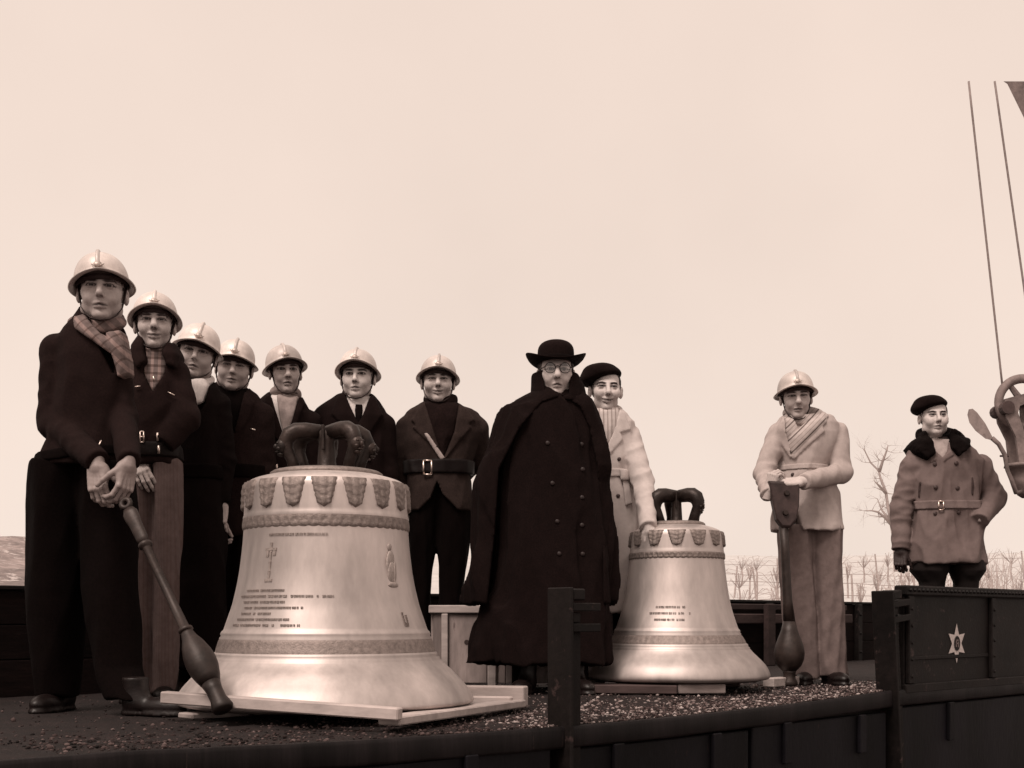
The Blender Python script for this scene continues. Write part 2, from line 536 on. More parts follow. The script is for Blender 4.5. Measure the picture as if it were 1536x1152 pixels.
for ri, (y0, xa, xb) in enumerate([(22.0, 3.0, 9.0), (26.0, 3.4, 10.8), (31.0, 3.9, 12.8), (36.0, 4.5, 14.8), (41.0, 5.2, 17.0)]):
    root = empty('vine_row', (0, y0, 0))
    tag(root, 'row of bare vines on wired stakes, %s up the snowy slope' % ROWN[ri], 'vine row', 'rows of bare vines on the snowy slope')
    x = xa; wires = MB(); pts = []
    while x < xb:
        z = float(snow_z(np.array(x), np.array(y0)))
        if random.random() < .5: link('stake', stake_me, None, root, (x, random.uniform(-.1, .1), z), (0, random.uniform(-.10, .10), 0))
        link('vine', vine_me[random.randrange(5)], None, root, (x + random.uniform(.3, .6), 0, z), (0, 0, random.uniform(0, 6)))
        pts.append((x, z)); x += random.uniform(.6, 1.1)
    for hgt in (.7,):
        wires.tube([(p[0], 0, p[1] + hgt + random.uniform(-.02, .02)) for p in pts], .007, 4)
    wires.build('wire', M_wire, root)

# bare tree on the slope
M_bark = mat('hazed_bark', .34, scale=25, rough=.95)  # bark colour lightened to imitate haze over the slope
YT = 46.0
tp = at(1346, 862, YT); tbase = Vector((tp.x, YT, float(snow_z(np.array(tp.x), np.array(YT)))))
tree = empty('bare_tree', tbase)
tag(tree, 'slim leafless tree on the snowy slope between two men', 'tree')
r = random.Random(12)
def tpt(px, py, dy=0.0): return at(px, py, YT + dy) - tbase
tr = MB().tube([Vector((0, 0, -.3)), tpt(1345, 840), tpt(1343, 812), tpt(1338, 786)], [.13, .12, .105, .09], 8)
tr.build('trunk', M_bark, tree, True)
br = MB()
def twig(p, d, L, rad, lev):
    pts, rr = [p], [rad]
    for s_ in range(4):
        d = (d + Vector((r.gauss(0, .2), r.gauss(0, .2), r.gauss(.06, .14)))).normalized()
        p = p + d * (L / 4); pts.append(p); rr.append(rad * (1 - .2 * (s_ + 1)))
    br.tube(pts, rr, 5 if lev < 2 else 4)
    if lev < 3:
        for q in range(3):
            i = r.choice((1, 2, 3, 4)); u = Vector((r.gauss(0, 1), r.gauss(0, .7), r.gauss(.3, .8))).normalized()
            twig(pts[i], (d * .6 + u * .8).normalized(), L * r.uniform(.5, .75), rr[i] * .65, lev + 1)
for limb in ([(1338, 788, 0), (1332, 762, .1), (1329, 738, .2), (1321, 718, .2), (1318, 706, .3), (1306, 694, .3), (1299, 680, .3), (1296, 674, .3)],
             [(1319, 708, .3), (1324, 692, .2), (1330, 676, .1), (1332, 668, .1)], [(1336, 786, 0), (1327, 776, -.3), (1317, 768, -.5), (1308, 766, -.6), (1297, 766, -.7)],
             [(1336, 780, .1), (1328, 772, .5), (1322, 764, .8), (1316, 748, 1.0)], [(1340, 790, .2), (1352, 750, .5), (1366, 700, .4), (1372, 660, .4)], [(1340, 792, 0), (1356, 770, -.4), (1380, 730, -.6), (1392, 700, -.6)],
             [(1329, 740, .2), (1318, 728, -.2), (1312, 722, -.4)]):
    pts = [tpt(*q) for q in limb]
    rad = [.062 - .046 * k / (len(pts) - 1) for k in range(len(pts))]
    br.tube(pts, rad, 6)
    for k in range(1, len(pts)):
        for q in range(2):
            u = Vector((r.gauss(-.2, 1), r.gauss(0, .8), r.gauss(.5, .7))).normalized()
            twig(pts[k], u, r.uniform(.35, .75), rad[k] * .42, 1)
br.build('crown', M_bark, tree, True)

# dry scrub on the slope at the right edge
M_scrub = mat('dry_scrub', .20, scale=15, rough=.95)
M_scrub2 = mat('pale_scrub', .42, scale=15, rough=.95)
for si, (px, Y, n, hh, sp, m_, lab) in enumerate([
        (1500, 19.6, 110, 1.05, .55, M_scrub, 'brown dry scrub behind the right elbow of the fur-collared man'),
        (1545, 18.5, 110, 1.1, .6, M_scrub, 'brown dry scrub cut off by the right edge of the picture'),
        (1520, 34.0, 160, 1.5, 1.6, M_scrub2, 'pale thin scrub higher up the slope at far right')]):
    q = at(px, 900, Y); b_ = MB(); r = random.Random(90 + si)
    z0 = float(snow_z(np.array(q.x), np.array(Y)))
    for k in range(n):
        x, y = r.gauss(0, sp), r.gauss(0, sp * .6)
        h_ = hh * r.uniform(.35, 1.0)
        b_.tube([(x, y, -.1), (x + r.gauss(0, .08), y + r.gauss(0, .06), h_ * .55), (x + r.gauss(0, .22), y + r.gauss(0, .15), h_)], [.012, .009, .004], 4, caps=False)
        if k % 2: b_.tube([(x, y, h_ * .4), (x + r.gauss(0, .3), y + r.gauss(0, .2), h_ * .8)], [.007, .003], 4, caps=False)
    o = b_.build('dry_shrub', m_, None, False, (q.x, Y, z0)); tag(o, lab, 'shrub')

# ================================================================== the railway wagon
E0 = Vector((.139, 4.68)); UU = Vector((.719, .695)).normalized(); VV = Vector((-UU.y, UU.x))
WAG_RZ = math.atan2(UU.y, UU.x)
def wloc(X, Y):
    d = Vector((X, Y)) - E0
    return d.dot(UU), d.dot(VV)
def sag(a):
    return .040 * max(0.0, 1 - ((a - .4) / 2.15) ** 2)
wagon = empty('railway_wagon', (E0.x, E0.y, BED), WAG_RZ)
tag(wagon, 'dark open goods wagon with dropped side doors carrying the bells and men', 'wagon')
M_dirt = mat('wagon_dirt', .010, var=.6, scale=60, rough=.95, bump=.8, bscale=160, blot=.4, wear=(.08, .62, 60))
M_iron = mat('painted_iron', .016, var=.4, scale=30, rough=.62, bump=.25, blot=.4, wear=(.045, .60, 12), rgb=(.0075, .0055, .0052, 1), spec=.15)
M_edge = mat('worn_edge_iron', .03, var=.4, scale=25, rough=.6, bump=.3, blot=.5, wear=(.10, .63, 7), stretch=(3.2, 1, .25), rgb=(.0095, .0075, .008, 1), spec=.15)
M_door = mat('blue_black_door', .02, var=.35, scale=14, rough=.6, bump=.35, blot=.55, rgb=(.0048, .0042, .0058, 1), spec=.12, wear=(.022, .64, 16), stretch=(1.6, 1, .5))
M_plank = mat('tarred_plank', .008, var=.5, scale=22, rough=.85, bump=.4, blot=.4, stretch=(.25, 1, 1.6), wear=(.03, .66, 10), spec=.1)
WD = 2.64
# floor with its sagging front
A_ = np.linspace(-4.2, 9.6, 139); P_ = np.concatenate([np.linspace(0, .9, 13), np.linspace(1.05, WD, 8)])
fa, fp = np.meshgrid(A_, P_, indexing='ij')
fz = np.array([[-sag(x_) * max(0, 1 - y_ / .8) for y_ in P_] for x_ in A_]) + RNG.normal(0, .0025, fa.shape)
fz[(np.abs(fp) < 1e-6)] -= .004
fv = np.stack([fa, fp, fz], -1).reshape(-1, 3)
na, npp = len(A_), len(P_)
ii, jj = np.meshgrid(np.arange(na - 1), np.arange(npp - 1), indexing='ij')
ff = np.stack([ii * npp + jj, (ii + 1) * npp + jj, (ii + 1) * npp + jj + 1, ii * npp + jj + 1], -1).reshape(-1, 4)
link('floor', mesh('floor', fv, ff, True), M_dirt, wagon)
# front sole bar, a rolled channel that follows the sag
prof = [(.0, -.004), (-.010, .003), (-.022, .0), (-.026, -.012), (-.026, -.072), (-.02, -.082), (.03, -.086)]
Vb, Fb = [], []
ab = np.linspace(-4.2, 9.6, 139)
for x_ in ab:
    s_ = -sag(x_)
    for y_, z_ in prof:
        Vb.append((x_, y_ + random.uniform(-.0012, .0012), z_ + s_ + random.uniform(-.0015, .0015)))
k_ = len(prof)
for i in range(len(ab) - 1):
    for j in range(k_ - 1):
        Fb.append((i * k_ + j, (i + 1) * k_ + j, (i + 1) * k_ + j + 1, i * k_ + j + 1))
link('sole_bar', mesh('sole_bar', Vb, Fb, True), M_edge, wagon)
MB().box(-4.2, 9.6, .05, .20, -.42, -.10).build('under_frame', M_iron, wagon)
# side doors hanging down under the sole bar
for a0, a1, s0 in ((-4.1, -1.93, .0), (-1.90, .0, .02), (.12, 1.28, .035), (1.31, 2.5, .02), (2.62, 5.2, .0), (5.24, 9.5, .0)):
    b_ = MB()
    b_.box(a0, a1, -.012, .035, -.66, -.092 - s0, bev=.006)
    d = b_.build('dropped_door', M_door, wagon)
    b_ = MB(); b_.box(a0 + .02, a1 - .02, -.022, -.013, -.66, -.60, bev=.003); b_.build('rib', M_door, d)
    for hx_ in (a0 + (a1 - a0) * .22, a0 + (a1 - a0) * .78):
        MB().box(hx_ - .03, hx_ + .03, -.034, -.0125, -.30, -.088 - s0, bev=.004).build('hinge', M_door, d)
# stakes along the front edge
def stake_at(a0, lean, top, wid, name='stake'):
    root = link(name, MB().box(-wid * .5, -wid * .5 + .02, -.055, .07, -.45, top, bev=.004).mesh('stake'), M_iron, wagon, (a0, 0, 0), (0, lean, 0))
    MB().box(-wid * .5 + .0205, wid * .5, -.012, .012, -.45, top - .10, bev=.003).build('web', M_iron, root)
    MB().box(-wid * .5 + .0205, wid * .5 - .012, -.05, .06, top - .05, top - .004, bev=.006).build('cap', M_iron, root)
    for zz in (top - .075, top - .155):
        MB().box(-wid * .5 + .021, wid * .5 + .075, -.05, .03, zz - .016, zz + .016, bev=.003).build('bracket', M_iron, root)
    MB().box(-.01, .03, -.03, .02, top - .135, top - .095, bev=.003).build('bolt', M_iron, root)
    return root
stake_at(.115, 0, .495, .105)
stake_at(2.60, -.10, .53, .12)
# raised side door with its painted star, right of the second stake
rd = MB().box(2.70, 9.5, -.004, .03, .0, .53, bev=.004).build('raised_door', M_iron, wagon)
MB().box(2.68, 9.5, -.030, .045, .50, .555, bev=.008).build('top_rail', M_iron, rd)
rv = MB()
for k in range(140):
    MB_x = 2.72 + k * .046
    rv.tube([(MB_x, -.031, .53), (MB_x, -.042, .53)], [.012, .007], 6)
link('rivet_row', rv.mesh('rivet_row'), M_iron, rd)
for a0 in (2.74, 3.72, 4.9, 6.1, 7.3, 8.5):
    MB().box(a0 - .03, a0 + .03, -.03, -.005, .03, .499, bev=.005).build('rib', M_iron, rd)
MB().box(2.68, 9.5, -.028, -.005, -.02, .028, bev=.005).build('bottom_rail', M_iron, rd)
for a0 in (2.74, 3.72, 4.9, 6.1, 7.3, 8.5):
    rv = MB()
    for zz in (.07, .16, .25, .34, .43):
        rv.tube([(a0, -.0305, zz), (a0, -.037, zz)], [.011, .007], 8)
    rv.build('rivets', M_iron, rd)
MB().box(2.78, 3.68, -.012, -.0045, .155, .175, bev=.003).build('seam_strip', M_iron, rd)
# star: six points round an oval
p1 = at(1433, 965, 6.9)
for Yt in np.linspace(6.2, 7.6, 300):
    p1 = at(1433, 965, Yt)
    if wloc(p1.x, p1.y)[1] < .0: pass
    else: break
sa, sz = wloc(p1.x, p1.y)[0], p1.z - BED
M_star = mat('worn_white_paint', .50, var=.25, scale=70, rough=.8, bump=.1, wear=(.12, .62, 30))
SR = .112
V, F = [(sa, -.0075, sz)], []
for k in range(12):
    rr_ = SR if k % 2 == 0 else SR * .50
    t = math.pi / 2 + k * math.pi / 6
    V.append((sa + rr_ * math.cos(t), -.0075, sz + rr_ * math.sin(t)))
for k in range(12): F.append((0, 1 + (k + 1) % 12, 1 + k))
star = link('painted_star', mesh('painted_star', V, F), M_star, rd)
V, F = [(sa, -.0105, sz)], []
for k in range(24):
    t = k * math.pi / 12; V.append((sa + .036 * math.cos(t), -.0105, sz + .042 * math.sin(t)))
for k in range(24): F.append((0, 1 + (k + 1) % 24, 1 + k))
ov = link('oval_mark', mesh('oval_mark', V, F), M_iron, star)
g_ = MB()
for (x0, x1, z0, z1) in ((-.018, -.008, -.02, .022), (-.018, .012, .014, .022), (-.018, .006, -.004, .004), (.008, .018, -.022, .01)):
    g_.box(sa + x0, sa + x1, -.0125, -.0108, sz + z0, sz + z1)
g_.build('emblem_strokes', mat('faded_paint', .16, scale=60), star)
# the low far side: boards between posts
for s0, s1, nz in ((-4.1, -1.6, 0), (-1.56, 1.2, 1), (1.24, 3.9, 2), (3.94, 6.7, 3), (6.74, 9.5, 4)):
    for k in range(3):
        z0 = .012 + k * .168
        MB().box(s0, s1, WD, WD + .032 + random.uniform(-.003, .003), z0 - (.02 if k == 0 else 0), z0 + .1655, bev=.004).build('board', M_plank, wagon)
    MB().box(s0 - .018, s1 + .018, WD + .034, WD + .05, .0, .50, bev=.002).build('outer_sheet', M_plank, wagon)
    MB().box(s0, s1, WD - .018, WD + .045, .514, .535, bev=.004).build('cap_rail', M_iron, wagon)
for a0 in (-2.9, -1.58, -.2, 1.22, 2.5, 3.92, 5.3, 6.72, 8.1):
    po = MB().box(a0 - .035, a0 + .035, WD - .05, WD - .002, 0, .512, bev=.005).build('side_post', M_iron, wagon)
    for zz in (.08, .25, .42):
        MB().tube([(a0, WD - .0505, zz), (a0, WD - .064, zz)], [.014, .010], 8).build('bolt', M_iron, po)
# inside bracing seen beside the standing helmeted man
M_grey = mat('grey_timber', .035, var=.4, scale=18, rough=.9, bump=.4, blot=.4, stretch=(.4, 1, 1))
c = at(1275, 930, 9.8); e = at(1325, 930, 10.3)
ax0, _ = wloc(c.x, c.y)
MB().box(4.55, 6.4, WD - .16, WD - .053, .34, .42, bev=.008).build('brace', M_grey, wagon)
MB().box(5.02, 5.13, WD - .21, WD - .163, .0, .50, bev=.006).build('brace', M_grey, wagon)
MB().box(4.3, 6.4, WD - .10, WD - .053, .452, .50, bev=.006).build('brace', M_grey, wagon)
# gravel and grit spread over the wagon floor
peb = MB(); r = random.Random(3)
ico = [(0, 0, 1), (.89, 0, .45), (.28, .85, .45), (-.72, .53, .45), (-.72, -.53, .45), (.28, -.85, .45), (.72, .53, -.45), (-.28, .85, -.45), (-.89, 0, -.45), (-.28, -.85, -.45), (.72, -.53, -.45), (0, 0, -1)]
icf = [(0, 1, 2), (0, 2, 3), (0, 3, 4), (0, 4, 5), (0, 5, 1), (1, 6, 2), (2, 7, 3), (3, 8, 4), (4, 9, 5), (5, 10, 1), (6, 7, 2), (7, 8, 3), (8, 9, 4), (9, 10, 5), (10, 6, 1), (11, 7, 6), (11, 8, 7), (11, 9, 8), (11, 10, 9), (11, 6, 10)]
PV, PF, PC = [], [], []
icoA, icfA = np.array(ico), np.array(icf)
for k in range(15000):
    a0 = r.uniform(-1.9, 3.4); p0 = (abs(r.gauss(0, .34)) if r.random() < .8 else r.uniform(0, 2.5)) + .012
    if p0 > 2.5: continue
    sz_ = r.choice((.0018, .0025, .003, .0035, .004, .0045, .0055, .008)) * r.uniform(.7, 1.3)
    if a0 < -.6 and r.random() < .5: continue
    zz = -sag(a0) * max(0, 1 - p0 / .8)
    sc_ = np.array([r.uniform(.7, 1.4), r.uniform(.7, 1.3), r.uniform(.45, .9)]) * sz_
    an = r.uniform(0, 6.28); Rm = np.array([[math.cos(an), -math.sin(an), 0], [math.sin(an), math.cos(an), 0], [0, 0, 1]])
    v = (icoA * sc_ * (1 + RNG.normal(0, .12, (12, 1)))) @ Rm.T + np.array([a0, p0, zz + sz_ * .3])
    PF.append(icfA + 12 * len(PV)); PV.append(v)
    g0 = r.choice((.015, .03, .05, .08, .12, .2, .34)) * r.uniform(.8, 1.2) * (1 if a0 > -.2 else .3)  # stones at the left coloured darker, imitating the dimmer light there
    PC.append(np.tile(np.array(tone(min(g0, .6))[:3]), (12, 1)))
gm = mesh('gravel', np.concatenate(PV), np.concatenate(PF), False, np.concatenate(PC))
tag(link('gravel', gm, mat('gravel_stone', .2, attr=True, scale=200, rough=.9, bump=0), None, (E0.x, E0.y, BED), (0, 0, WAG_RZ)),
    'loose gravel and grit strewn over the wagon floor', 'gravel', kind='stuff')

# ================================================================== the crane at the right
M_crane = mat('crane_iron', .19, var=.35, scale=18, rough=.7, bump=.3, blot=.3)
M_crdk = mat('crane_dark', .05, var=.35, scale=18, rough=.65, bump=.3, blot=.3)
YC = 8.0
def lp(px, py, dY=0.0):
    return at(px, py, YC + dY)
S_ = FPX / YC
blk = empty('pulley_block', lp(1536, 740)); O = Vector(blk.location)
tag(blk, 'iron crane pulley block with spoked wheel hanging at right edge', 'pulley block')
cw = lp(1534, 604) - O
def ringtube(mb, c, R, rr_, axis='y', seg=40, a0=0, a1=2 * math.pi):
    pts = []
    for k in range(seg + 1):
        t = a0 + (a1 - a0) * k / seg
        pts.append((c[0] + R * math.cos(t), c[1], c[2] + R * math.sin(t)))
    mb.tube(pts, rr_, 8, caps=False)
R_ = 36 / S_
b_ = MB(); ringtube(b_, cw, R_, .030); wheel = b_.build('sheave_wheel', M_crane, blk, True)
for k in range(5):
    t = .95 + k * 2 * math.pi / 5
    MB().tube([cw, cw + Vector((R_ * math.cos(t), 0, R_ * math.sin(t)))], [.024, .016], 6).build('spoke', M_crane, wheel)
MB().tube([cw + Vector((0, -.07, 0)), cw + Vector((0, .07, 0))], .035, 12).build('axle', M_crdk, wheel)
for dy in (-.075, .075):
    pl = MB()
    pts = [(1499, 602), (1536, 592), (1574, 602), (1574, 622), (1560, 632), (1552, 700), (1541, 700), (1548, 632), (1545, 616), (1536, 607), (1522, 612), (1519, 622), (1528, 650), (1534, 700), (1521, 700), (1516, 658), (1503, 632)]
    n_ = len(pts); V = []
    for dd in (-.012, .012):
        for px, py in pts: V.append(lp(px, py) - O + Vector((0, dy + dd, 0)))
    F = [tuple(range(n_)), tuple(range(2 * n_ - 1, n_ - 1, -1))] + [(i, (i + 1) % n_, n_ + (i + 1) % n_, n_ + i) for i in range(n_)]
    pl.add(V, F); ck = pl.build('cheek_plate', M_crane, blk)
    q = lp(1503, 615) - O + Vector((0, dy, 0))
    MB().tube([q + Vector((0, -.03, 0)), q + Vector((0, .03, 0))], .042, 12).build('bolt', M_crdk, ck)
b_ = MB(); cc = lp(1540, 696) - O
b_.lathe([(.0, .0), (.135, .0), (.14, -.02), (.105, -.03), (.098, -.10), (.085, -.15), (.06, -.175), (.058, -.20), (.03, -.22), (0, -.22)][::-1], 28, Matrix.Translation(cc))
b_.build('hook_housing', M_crane, blk, True)
b_ = MB()
for k in range(4):
    ringtube(b_, Vector((0, 0, 0)), .001, .001)if False else None
ch = lp(1575, 735) - O
hook = MB(); pts = [(0, 0, .04), (0, 0, -.05), (.05, 0, -.1), (.07, 0, -.17), (.03, 0, -.23), (-.04, 0, -.22), (-.07, 0, -.16)]
hook.tube([ch + Vector(q_) for q_ in pts], [.03, .03, .034, .036, .034, .026, .014], 10).build('hook', M_crdk, blk, True)
# locking lever with its paddle
lv = MB()
lv.tube([lp(1488, 657, -.1) - O, lp(1498, 666, -.1) - O, lp(1507, 682, -.1) - O, lp(1511, 705, -.1) - O, lp(1517, 719, -.1) - O, lp(1524, 739, -.1) - O, lp(1532, 738, -.05) - O], [.016, .015, .015, .014, .015, .015, .016], 8)
lever = lv.build('lever', M_crane, blk, True)
MB().tube([lp(1500, 684, -.1) - O, lp(1513, 684, -.1) - O], .007, 6).build('pin', M_crdk, lever)
pts = [(1459, 613), (1466, 619), (1478, 635), (1489, 656), (1486, 660), (1478, 658), (1463, 646), (1454, 634), (1451, 622), (1453, 614)]
n_ = len(pts); V = []
for dd in (-.014, .014):
    for px, py in pts: V.append(lp(px, py, -.1 + dd) - O)
F = [tuple(range(n_)), tuple(range(2 * n_ - 1, n_ - 1, -1))] + [(i, (i + 1) % n_, n_ + (i + 1) % n_, n_ + i) for i in range(n_)]
pad = MB(); pad.add(V, F); pad.build('paddle', mat('grey_paddle', .26, var=.25, scale=25, rough=.8, wear=(.16, .6, 20)), lever)
# ropes
M_rope = mat('steel_rope', .24, scale=60, rough=.7)
for (a_, b__, lab) in (((1453, 122), (1505, 592), 'left steel hoisting rope running down to the pulley wheel'),
                       ((1492, 122), (1560, 600), 'right steel hoisting rope running behind the pulley block')):
    pa, pb = lp(*a_), lp(*b__)
    seg = [pa + (pb - pa) * t for t in np.linspace(0, 1, 12)]
    o = MB().tube([s_ - seg[-1] for s_ in seg], .0068, 6).build('steel_rope', M_rope, None, True, seg[-1])
    tag(o, lab, 'rope', 'hoisting ropes of the crane')
# jib
pts = [(1505, 122), (1511, 126), (1536, 177), (1600, 300), (1760, 620), (1860, 620), (1700, 122)]
jo = lp(1760, 620); n_ = len(pts); V = []
for dd in (-.16, .16):
    for px, py in pts: V.append(lp(px, py, .1 + dd) - jo)
F = [tuple(range(n_)), tuple(range(2 * n_ - 1, n_ - 1, -1))] + [(i, (i + 1) % n_, n_ + (i + 1) % n_, n_ + i) for i in range(n_)]
j_ = MB(); j_.add(V, F)
tag(j_.build('crane_jib', M_crane, None, False, jo), 'grey iron crane jib tip at upper right corner', 'crane jib')

# ================================================================== bells
M_bronze = mat('pale_bronze', .6, var=.10, scale=26, rough=.52, metal=.74, bump=.06, bscale=120, blot=.30, stretch=(1, 1, .3), wear=(.34, .70, 5), rgb=(.53, .47, .45, 1), spec=.25)
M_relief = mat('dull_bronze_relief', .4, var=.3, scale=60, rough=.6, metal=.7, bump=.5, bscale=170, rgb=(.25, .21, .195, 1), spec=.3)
M_canon = mat('blackened_bronze', .05, var=.4, scale=30, rough=.45, metal=.55, bump=.4, rgb=(.032, .022, .019, 1), blot=.5, spec=.5)
M_letters = mat('letter_bronze', .3, var=.3, scale=90, rough=.6, metal=.7, bump=.2, rgb=(.37, .32, .30, 1))

def smooth_profile(pts, n=140):
    pts = np.array(pts); t = np.linspace(0, 1, len(pts)); s = np.linspace(0, 1, n)
    # Catmull-Rom
    out = []
    for u in s:
        k = min(int(u * (len(pts) - 1)), len(pts) - 2); f = u * (len(pts) - 1) - k
        p0, p1, p2, p3 = pts[max(k - 1, 0)], pts[k], pts[k + 1], pts[min(k + 2, len(pts) - 1)]
        out.append(.5 * ((2 * p1) + (-p0 + p2) * f + (2 * p0 - 5 * p1 + 4 * p2 - p3) * f * f + (-p0 + 3 * p1 - 3 * p2 + p3) * f ** 3))
    return np.array(out)

def make_bell(center, prof, rings, label, nleaf, leafz, frz, mould, crown_h, crown_r, text, rz, crownz, plate, thick=1.05):
    root = empty('church_bell', center)
    tag(root, label, 'bell')
    P = smooth_profile(prof)
    zz = P[:, 1]; rr = P[:, 0].copy()
    for zc, wd, amp in rings:
        rr += amp * np.exp(-((zz - zc) / wd) ** 4)
    outer = [(float(a), float(b)) for a, b in zip(rr, zz)]
    o = np.argsort(zz); fr = lambda z: float(np.interp(z, zz[o], rr[o]))
    zb = outer[0][1]
    full = [(prof[0][0] - .10, zb + .10), (prof[0][0] - .05, zb + .02), (prof[0][0] - .03, zb - .008)] + outer + [(0.0, outer[-1][1] + .004)]
    MB().lathe(full, 160).build('bell_body', M_bronze, root, True)
    # plate under the crown
    MB().lathe([(plate, crownz - .012), (plate, crownz + .004), (plate * .94, crownz + .012), (plate * .86, crownz + .016), (0, crownz + .018)], 72).build('crown_plate', M_relief, root, True)
    # acanthus leaves round the shoulder
    z1, z0 = leafz
    NT, NW = 13, 11; V, F = [], []
    pitch = 2 * math.pi / nleaf
    for i in range(NT):
        t = i / (NT - 1)
        z = z1 + (z0 - z1) * t
        w = pitch * .5 * (.90 - .46 * t) * (1 if t < .88 else math.sqrt(max(.04, 1 - ((t - .88) / .125) ** 2)))
        w *= 1 + .05 * math.sin(t * 30)
        for j in range(NW):
            u = -1 + 2 * j / (NW - 1)
            off = .0065 + .0035 * math.cos(u * 9.5) * (1 - .3 * t) + .002 * math.sin(t * 26 + abs(u) * 4) + .004 * t * (1 - u * u)
            if abs(u) > .95 or i == NT - 1: off = -.002
            zj = z + .010 * (abs(u) ** 1.5) * t
            th = u * w - math.pi / 2
            q = fr(zj) + off
            V.append((q * math.cos(th), q * math.sin(th), zj))
    for i in range(NT - 1):
        for j in range(NW - 1):
            F.append((i * NW + j, (i + 1) * NW + j, (i + 1) * NW + j + 1, i * NW + j + 1))
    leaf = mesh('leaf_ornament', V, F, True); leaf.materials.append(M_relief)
    for k in range(nleaf):
        link('leaf_ornament', leaf, None, root, None, (0, 0, rz + k * pitch))
    # scalloped frieze
    V, F = [], []; n = 480; a, b_ = frz; nsc = 54
    for k in range(n):
        th = 2 * math.pi * k / n
        sc = .5 + .5 * abs(math.sin(th * nsc / 2)) ** .7
        zl = b_ + .010 * (1 - sc)
        for i in range(6):
            t = i / 5; z = a + (zl - a) * t
            off = (.0, .0045, .0035 + .0025 * math.sin(th * nsc + 1), .004 + .002 * math.sin(th * nsc * 2), .005, -.001)[i]
            q = fr(z) + off
            V.append((q * math.cos(th), q * math.sin(th), z))
    for k in range(n):
        for i in range(5):
            k2 = (k + 1) % n
            F.append((k * 6 + i, k * 6 + i + 1, k2 * 6 + i + 1, k2 * 6 + i))
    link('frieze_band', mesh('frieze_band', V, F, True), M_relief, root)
    # band between the lower mouldings
    a, b_ = mould
    pr = [(fr(z) + (.0035 if 0 < i < 7 else -.001), z) for i, z in enumerate(np.linspace(b_, a, 8))]
    MB_ = MB(); V, F = [], []
    n = 240
    for r_, z in pr:
        for k in range(n):
            th = 2 * math.pi * k / n; q = r_ + .0012 * math.sin(th * 70) * (1 if a - .01 > z > b_ + .01 else 0)
            V.append((q * math.cos(th), q * math.sin(th), z))
    for i in range(7):
        for k in range(n):
            k2 = (k + 1) % n; F.append((i * n + k, i * n + k2, (i + 1) * n + k2, (i + 1) * n + k))
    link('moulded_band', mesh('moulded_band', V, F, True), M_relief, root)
    # six cast loops of the crown, each with a mask at the bend
    c = MB(); R, H = crown_r, crown_h
    pts = [(.015, 0, H * .95), (R * .5, 0, H * .99), (R * .74, 0, H * .97), (R * .9, 0, H * .88), (R * .98, 0, H * .72), (R * .96, 0, H * .52), (R * .84, 0, H * .28), (R * .76, 0, .0)]
    c.tube(pts, [R * q_ * thick for q_ in (.17, .18, .19, .19, .175, .14, .13, .15)], 12)
    canon = c.mesh('crown_loop', True); canon.materials.append(M_canon)
    f_ = MB()
    def blob(mb, cx, cy, cz, rx, ry, rz_):
        prof_ = [(0.0, -1)] + [(math.sin(t), -math.cos(t)) for t in np.linspace(.35, 2.8, 8)] + [(0.0, 1)]
        M = Matrix.Translation((cx, cy, cz)) @ Matrix.Diagonal((rx, ry, rz_, 1))
        mb.lathe(prof_, 12, M)
    blob(f_, R * 1.06, 0, H * .60, R * .16, R * .17, H * .19)
    blob(f_, R * 1.22, 0, H * .58, R * .06, R * .045, H * .07)
    for s in (-1, 1):
        blob(f_, R * 1.17, s * R * .08, H * .66, R * .05, R * .045, H * .03)
        blob(f_, R * 1.15, s * R * .09, H * .53, R * .06, R * .06, H * .05)
    blob(f_, R * 1.17, 0, H * .46, R * .07, R * .08, H * .025)
    blob(f_, R * 1.10, 0, H * .40, R * .09, R * .09, H * .06)
    face = f_.mesh('mask', True); face.materials.append(M_canon)
    for an in (-42, 8, 140, 188, 90, 262)[:5]:
        o_ = link('crown_loop', canon, None, root, (0, 0, crownz + .012), (0, 0, math.radians(an) + rz * .4))
        link('mask', face, None, o_)
    cen = MB().lathe([(R * .30, 0), (R * .24, H * .1), (R * .20, H * .7), (R * .26, H * .95), (R * .16, H * 1.07), (0, H * 1.08)], 20)
    MB().box(-R * .09, -R * .01, -R * .30, -R * .24, H * .5, H * 1.1, bev=.003).build('strap', M_canon, root, False, (0, 0, crownz + .012))
    cen.build('crown_stem', M_canon, root, True, (0, 0, crownz + .012))
    # cast lettering, too worn to read: raised strokes line by line
    for (z, t0, t1, hh) in text:
        r = random.Random(int(z * 1000)); L = MB(); th = t0; rad = fr(z)
        while th < t1:
            w = r.uniform(.006, .012) / rad
            if r.random() > .13:
                M = Matrix.Rotation(th, 4, 'Z') @ Matrix.Translation((0, -fr(z) - .0005, z))
                ww = w * rad
                for q in range(2):
                    L.box(-ww * .42 + q * ww * .55, -ww * .42 + q * ww * .55 + ww * .28, -.004, .008, -hh / 2, hh / 2, M)
                if r.random() < .7: L.box(-ww * .4, ww * .4, -.0036, .008, r.choice((-hh / 2, -hh * .1, hh * .35)), r.choice((hh * .1, hh / 2)), M)
            th += w * 1.18
        L.build('inscription_line', M_letters, root)
    return root, fr

